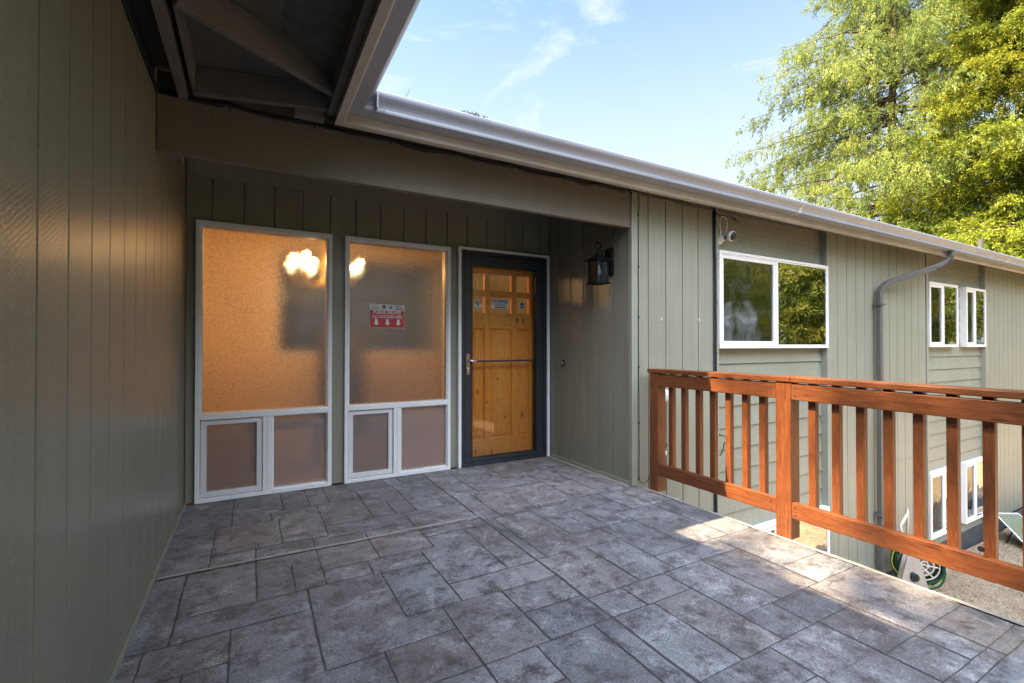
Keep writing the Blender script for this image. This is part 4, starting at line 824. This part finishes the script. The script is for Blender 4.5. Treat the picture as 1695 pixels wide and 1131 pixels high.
# ================================================================ YARD THINGS
HR = thing('hose_reel_cart', 'taupe hose reel cart with A shaped side, hose wound on it, standing on the gravel', 'hose reel', (6.6, 2.45, -1.9))
def pris(mb, pts, y0, y1):
    n = len(pts); mb.add([(x, y0, z) for x, z in pts] + [(x, y1, z) for x, z in pts], [tuple(range(n)), tuple(range(n, 2*n))[::-1]] + [(i, (i+1) % n, n+(i+1) % n, n+i) for i in range(n)])
RA = Vector((6.92, 2.40, -1.46))
sp = MB(); sp.add([(6.78, 2.50, -1.9), (7.02, 2.22, -1.9), (6.96, 2.38, -1.20), (6.90, 2.44, -1.20)], [(0,1,2,3)]); 
v0 = [Vector(p) for p in ((6.20, 2.50, -1.89), (6.64, 2.26, -1.89), (6.445, 2.36, -1.17), (6.355, 2.41, -1.17))]; dv = Vector((0.04, 0.018, 0))
MB().add(v0 + [p+dv for p in v0], [(0,1,2,3),(7,6,5,4),(0,4,5,1),(1,5,6,2),(2,6,7,3),(3,7,4,0)]).build('side_frame', M['taupe'], HR, bevel=0.006)
off = Vector((0.40, 0.17, 0))
MB().add([p+off for p in v0] + [p+dv+off for p in v0], [(0,1,2,3),(7,6,5,4),(0,4,5,1),(1,5,6,2),(2,6,7,3),(3,7,4,0)]).build('side_frame', M['taupe'], HR, bevel=0.006)
ax = Vector((0.40, 0.17, 0)).normalized(); ac = (v0[0]+v0[1]+v0[2]+v0[3])/4 + Vector((0, 0, 0.10))
MB().lathe(ac - ax*0.012, [(0.050, 0.0), (0.050, -0.012), (0.030, -0.020), (0.026, -0.012), (0, -0.012)], 20, ax).build('hub_cap', M['charcoal'], HR, smooth=False)
MB().tube([ac, ac+off], 0.045, 14).build('axle', M['cream'], HR)
uu = Vector((0, 0, 1)); vv = ax.cross(uu).normalized()
for kk, (t, nm) in enumerate(((0.62, 'flange'), (1.15, 'flange'))):
    fm = MB(); cc = ac + off*t + Vector((0.17, 0.0, 0.0))
    for rr_ in (0.08, 0.13, 0.18): fm.tube([cc + (vv*math.cos(a)+uu*math.sin(a))*rr_ for a in np.linspace(0, 2*math.pi, 25)], 0.008, 6, cap=False)
    for a in np.linspace(0, 2*math.pi, 9)[:-1]: fm.tube([cc, cc + (vv*math.cos(a)+uu*math.sin(a))*0.18], 0.008, 6)
    fm.build(nm, M['cream'], HR)
hc = ac + off*0.75 + Vector((0.20, 0.02, 0.0)); rgh = random.Random(3)
for nm, mm_, cnt, tr_ in (('green_hose', 'hose_green', 15, 0.012), ('yellow_hose_stripe', 'hose_yellow', 3, 0.006), ('pale_hose_stripe', 'cream', 3, 0.005)):
    hm = MB()
    for k in range(cnt):
        r_ = rgh.uniform(0.14, 0.25) if nm == 'green_hose' else rgh.uniform(0.21, 0.25); cc = hc + ax*rgh.uniform(-0.10, 0.06) + Vector((rgh.uniform(-.02, .02), 0, rgh.uniform(-.03, .01))); ph = rgh.uniform(0, 6); ti = rgh.uniform(-0.25, 0.25)
        hm.tube([cc + vv*math.cos(a)*r_ + uu*math.sin(a)*r_*1.1 + ax*(0.03*math.sin(a+ph)+ti*0.12*math.cos(a)) + uu*0.012*math.sin(3*a+ph) for a in np.linspace(0, 2*math.pi, 33)], tr_, 7, cap=False)
    hm.build(nm, M[mm_], HR, smooth=True)
h0 = v0[3] + Vector((0.02, 0, 0)); h1 = h0 + off
MB().tube([h0, h0+Vector((-0.10, 0.02, 0.22)), h0+Vector((-0.13, 0.03, 0.31)), h0+Vector((-0.08, 0.02, 0.355)), h0+off*0.5+Vector((0.0, 0, 0.375)), h1+Vector((0.0, 0, 0.36)), h1+Vector((0.02, 0, 0.28)), h1], 0.014, 10).build('handle', M['cream'], HR, smooth=True)
for p in (v0[1] + Vector((0.02, -0.03, 0)), v0[1] + off): MB().tube([p+Vector((-0.02, 0.06, 0.10)), p+Vector((0.03, -0.05, 0.01))], 0.02, 8).build('foot', M['cream'], HR)
SP = thing('solar_panel', 'small tilted solar panel leaning on the gravel near the far wall', 'solar panel', (10.2, 2.5, -1.89))
TL, TR, BL = Vector((10.16, 2.74, -1.50)), Vector((10.62, 2.60, -1.54)), Vector((9.93, 2.30, -1.86)); BR = BL + (TR-TL); nn = (TR-TL).cross(BL-TL).normalized(); nn = nn if nn.z > 0 else -nn
def plane4(k, h0, h1): 
    c = (TL+TR+BL+BR)/4; q = [p + (c-p)*k for p in (TL, TR, BR, BL)]; return MB().add([p+nn*h0 for p in q]+[p+nn*h1 for p in q], [(0,1,2,3),(7,6,5,4),(0,4,5,1),(1,5,6,2),(2,6,7,3),(3,7,4,0)])
fm = MB(); cor = [TL, TR, BR, BL]
for i in range(4): fm.tube([cor[i], cor[(i+1) % 4]], 0.013, 4)
fm.build('frame', M['alu'], SP); plane4(0.03, -0.006, 0.006).build('cells', M['solar'], SP)
fm = MB().tube([TL*0.5+BL*0.5, Vector((10.1, 2.6, -1.89))], 0.01, 6).tube([TR*0.5+BR*0.5, Vector((10.5, 2.5, -1.89))], 0.01, 6); fm.build('prop', M['black'], SP)
BN = thing('low_bench', 'low dark grey bench against the far wall behind the solar panel', 'bench', (11.6, 2.5, -1.9))
MB().box(10.95, 12.9, 2.20, 2.79, -1.72, -1.68).build('seat', M['foundation'], BN, bevel=0.004); MB().box(11.1, 11.2, 2.3, 2.7, -1.9, -1.72).box(12.5, 12.6, 2.3, 2.7, -1.9, -1.72).build('leg', M['black'], BN)

# ================================================================ TREES
def quads_mesh(name, C, A, B, tint, material, parent):
    o0 = np.array(wloc(parent)); n = len(C); P = np.empty((n, 4, 3), dtype=np.float32); C = C - o0
    P[:, 0] = C-B*0.5; P[:, 1] = C+A*0.45-B*0.35; P[:, 2] = C+A; P[:, 3] = C+A*0.45+B*0.6
    me = bpy.data.meshes.new(name); me.vertices.add(4*n); me.vertices.foreach_set('co', P.ravel())
    me.loops.add(4*n); me.polygons.add(n); me.loops.foreach_set('vertex_index', np.arange(4*n, dtype=np.int32)); me.polygons.foreach_set('loop_start', np.arange(0, 4*n, 4, dtype=np.int32))
    me.update(calc_edges=True); ca = me.color_attributes.new('tint', 'FLOAT_COLOR', 'POINT'); a = np.ones((4*n, 4), dtype=np.float32); a[:, :3] = np.repeat(tint, 4)[:, None]; ca.data.foreach_set('color', a.ravel())
    me.materials.append(material); o = bpy.data.objects.new(name, me); COL.objects.link(o); o.parent = parent; return o
def unit(a): return a/np.maximum(np.linalg.norm(a, axis=-1, keepdims=True), 1e-9)
def conifer(name, base, h, rad, material, label, cat, limbs, sprays, leaves, leaf, seed, droop=1.0, z_lo=0.08, group=None, hang=0.6, gaps=0.0, shape=0.75, wid=0.3, stretch=1.0, narrow=0.34):
    rg = np.random.default_rng(seed); bx, by, bz = base; T_ = thing(name, label, cat, base, group)
    tr = MB(); k = 14; tr.tube([(bx+0.12*math.sin(i*1.1), by+0.12*math.cos(i*0.9), bz+h*i/k) for i in range(k+1)], [max(0.02, 0.20*(h/20)*(1-i/k)**0.9+0.01) for i in range(k+1)], 10)
    tr.build('trunk', M['bark'], T_, smooth=True); bm_ = MB(); Cs = []; As = []; Bs = []; Ts = []
    for i in range(limbs):
        f = z_lo + (1-z_lo)*((i+rg.random())/limbs)**0.9; az_ = rg.uniform(0, 2*math.pi); L_ = rad*(1-f)**shape*rg.uniform(0.50, 1.16)+0.4
        if rg.random() < gaps: continue
        d = np.array([math.cos(az_), math.sin(az_)]); n = 9; pts = []; up = rg.uniform(0.0, 0.25)
        for q in range(n+1):
            s = q/n; pts.append(np.array([bx+d[0]*L_*s+rg.normal(0, .05), by+d[1]*L_*s+rg.normal(0, .05), bz+h*f + L_*(up*s - droop*0.42*s*s + 0.16*droop*s**4)]))
        bm_.tube([tuple(p) for p in pts], [max(0.008, 0.034*(L_/4)*(1-q/n)+0.006) for q in range(n+1)], 5)
        pts = np.array(pts); ns = max(4, int(sprays*L_/rad)); clump = rg.uniform(0.0, 0.45)
        for _ in range(ns):
            s = rg.uniform(0.12, 1.0)**0.75; idx = s*n; i0 = min(int(idx), n-1); p = pts[i0] + (pts[i0+1]-pts[i0])*(idx-i0)
            side = rg.normal(0, 1, 3)*np.array([1, 1, 0.35]); side = side/np.linalg.norm(side); reach = wid*L_*(1-0.5*s)*rg.uniform(0.1, 1.0); c = p + side*reach*0.8 + np.array([0, 0, -0.15*reach*droop])
            ax_ = unit(side*0.7 + np.array([d[0], d[1], 0])*0.5 + np.array([0, 0, -hang*rg.uniform(0.6, 1.6)])); m_ = leaves
            tt = rg.uniform(0, 1, m_)**0.8; ln = rg.uniform(0.25, 0.62)*stretch; 
            cc = c + ax_*tt[:, None]*ln + rg.normal(0, 0.055, (m_, 3))*(1.2-tt[:, None]*0.6)*np.array([1, 1, 1.3])
            aa = unit(ax_ + rg.normal(0, 0.55, (m_, 3)) + np.array([0, 0, -0.25*hang]))*leaf*rg.uniform(0.6, 1.3, (m_, 1)); bb = unit(np.cross(aa, rg.normal(0, 1, (m_, 3))))*leaf*narrow
            Cs.append(cc); As.append(aa); Bs.append(bb); Ts.append(np.clip(clump + rg.uniform(0, 0.35) + rg.normal(0, .1, m_) + 0.15*tt, 0, 1))
    bm_.build('branches', M['bark'], T_, smooth=True)
    quads_mesh('crown', np.concatenate(Cs), np.concatenate(As), np.concatenate(Bs), np.concatenate(Ts), material, T_); return T_
def broad(name, base, h, rads, material, label, cat, nclump, leaves, leaf, seed, group=None, cz=0.62):
    rg = np.random.default_rng(seed); bx, by, bz = base; T_ = thing(name, label, cat, base, group); tr = MB()
    tr.tube([(bx, by, bz), (bx+0.1, by, bz+h*0.3), (bx-0.1, by+0.1, bz+h*0.6), (bx, by, bz+h*0.85)], [0.03*h*0.7, 0.022*h*0.7, 0.012*h*0.7, 0.02], 9)
    tr.build('trunk', M['bark'], T_, smooth=True); lb_ = MB(); Cs = []; As = []; Bs = []; Ts = []; cen = np.array([bx, by, bz+h*cz])
    for i in range(nclump):
        v = unit(rg.normal(0, 1, 3)); r = rg.uniform(0.35, 1.0)**0.5; c = cen + v*np.array(rads)*r
        if i % 4 == 0: lb_.tube([(bx, by, bz+h*rg.uniform(0.25, 0.55)), tuple(cen*0.5+c*0.5+rg.normal(0, .2, 3)), tuple(c)], [0.05, 0.03, 0.01], 5)
        m_ = leaves; q = unit(rg.normal(0, 1, (m_, 3)))*rg.uniform(0.1, 1, (m_, 1))**0.5*np.array([0.62, 0.62, 0.4])*rg.uniform(0.6, 1.2)*max(rads)/3.2
        aa = unit(rg.normal(0, 1, (m_, 3))+np.array([0, 0, -.4]))*leaf*rg.uniform(0.6, 1.3, (m_, 1)); bb = unit(np.cross(aa, rg.normal(0, 1, (m_, 3))))*leaf*0.6
        Cs.append(c+q); As.append(aa); Bs.append(bb); Ts.append(np.clip(rg.uniform(0.1, 0.8)+rg.normal(0, .12, m_), 0, 1))
    lb_.build('branches', M['bark'], T_, smooth=True)
    quads_mesh('crown', np.concatenate(Cs), np.concatenate(As), np.concatenate(Bs), np.concatenate(Ts), material, T_); return T_
conifer('cedar_tree', (26.3, 10.4, -1.9), 27, 8.9, M['cedar'], 'tall cedar with drooping yellow green sprays rising behind the roof', 'tree', 430, 92, 36, 0.135, 11, droop=1.0, gaps=0.27, hang=1.25, z_lo=0.06, shape=0.62, stretch=1.25, narrow=0.26)
conifer('hemlock_tree', (24.6, 5.5, -1.9), 21, 4.9, M['hemlock'], 'golden green layered conifer at the right edge of the picture', 'tree', 300, 90, 30, 0.14, 23, droop=0.9, hang=0.55, z_lo=0.10, shape=0.6)
conifer('cedar_tree', (34.5, 8.0, -1.9), 26, 6.0, M['cedar'], 'farther cedar filling the gap between the two front conifers', 'tree', 120, 45, 12, 0.22, 31, droop=0.9, hang=0.6, gaps=0.2)
# trees behind the camera, seen mirrored in the window panes and shading the patio
for i, (x, y, h, r, s) in enumerate(((9, -13, 13, 5, 41), (17, -11, 15, 5.2, 42), (25, -9, 14, 5, 43), (33, -12, 16, 6, 44), (22, -4.6, 11, 4, 45), (31, -6, 13, 5, 46), (42, -8, 14, 6, 47), (14, -20, 18, 6.5, 48), (13.5, -8.5, 10, 4.2, 49))):
    broad('garden_tree', (x, y, -1.93), h, (r*0.75, r*0.75, h*0.40), M['leaf'], 'leafy garden tree mirrored in the window panes', 'tree', 190, 150, 0.17, s, group='garden trees opposite the house', cz=0.5)
conifer('fir_tree', (-10.6, 2.2, -1.93), 30, 5.0, M['cedar'], 'tall fir beyond the left roof casting dappled shade on the railing', 'tree', 140, 58, 12, 0.26, 51, droop=0.7, hang=0.5, gaps=0.1)
rg = np.random.default_rng(5); hb = thing('hedge', 'dense green hedge behind the rear entry window', 'hedge', (1.4, 8.1, -0.1)); n = 16000
C_ = np.stack([rg.uniform(-1.2, 4.2, n), 7.9+rg.normal(0, .16, n), rg.uniform(-0.1, 3.0, n)], 1); A_ = unit(rg.normal(0, 1, (n, 3)))*0.07; B_ = unit(np.cross(A_, rg.normal(0, 1, (n, 3))))*0.045
cl = 0.5+0.5*np.sin(C_[:, 0]*4)*np.sin(C_[:, 2]*5+1); quads_mesh('foliage', C_, A_, B_, np.clip(cl*0.8+rg.normal(0, .1, n), 0, 1), M['hedge'], hb)
fe = thing('hedge_backing', 'dark boards added behind the hedge to close its bright gaps', 'hedge_backing', (1.5, 8.45, -0.1))  # backing added to keep light from showing through the hedge
for k in range(16): MB().box(-1.4+k*0.36, -1.4+k*0.36+0.35, 8.42, 8.45, -0.1, 3.1).build('backing_board', M['darkwood'], fe)
st = MB()
for x in np.linspace(-0.9, 3.9, 9): st.tube([(x, 8.1, -0.1), (x+0.1, 8.0, 1.2), (x, 7.95, 2.6)], 0.03, 6)
st.build('stems', M['bark'], hb)
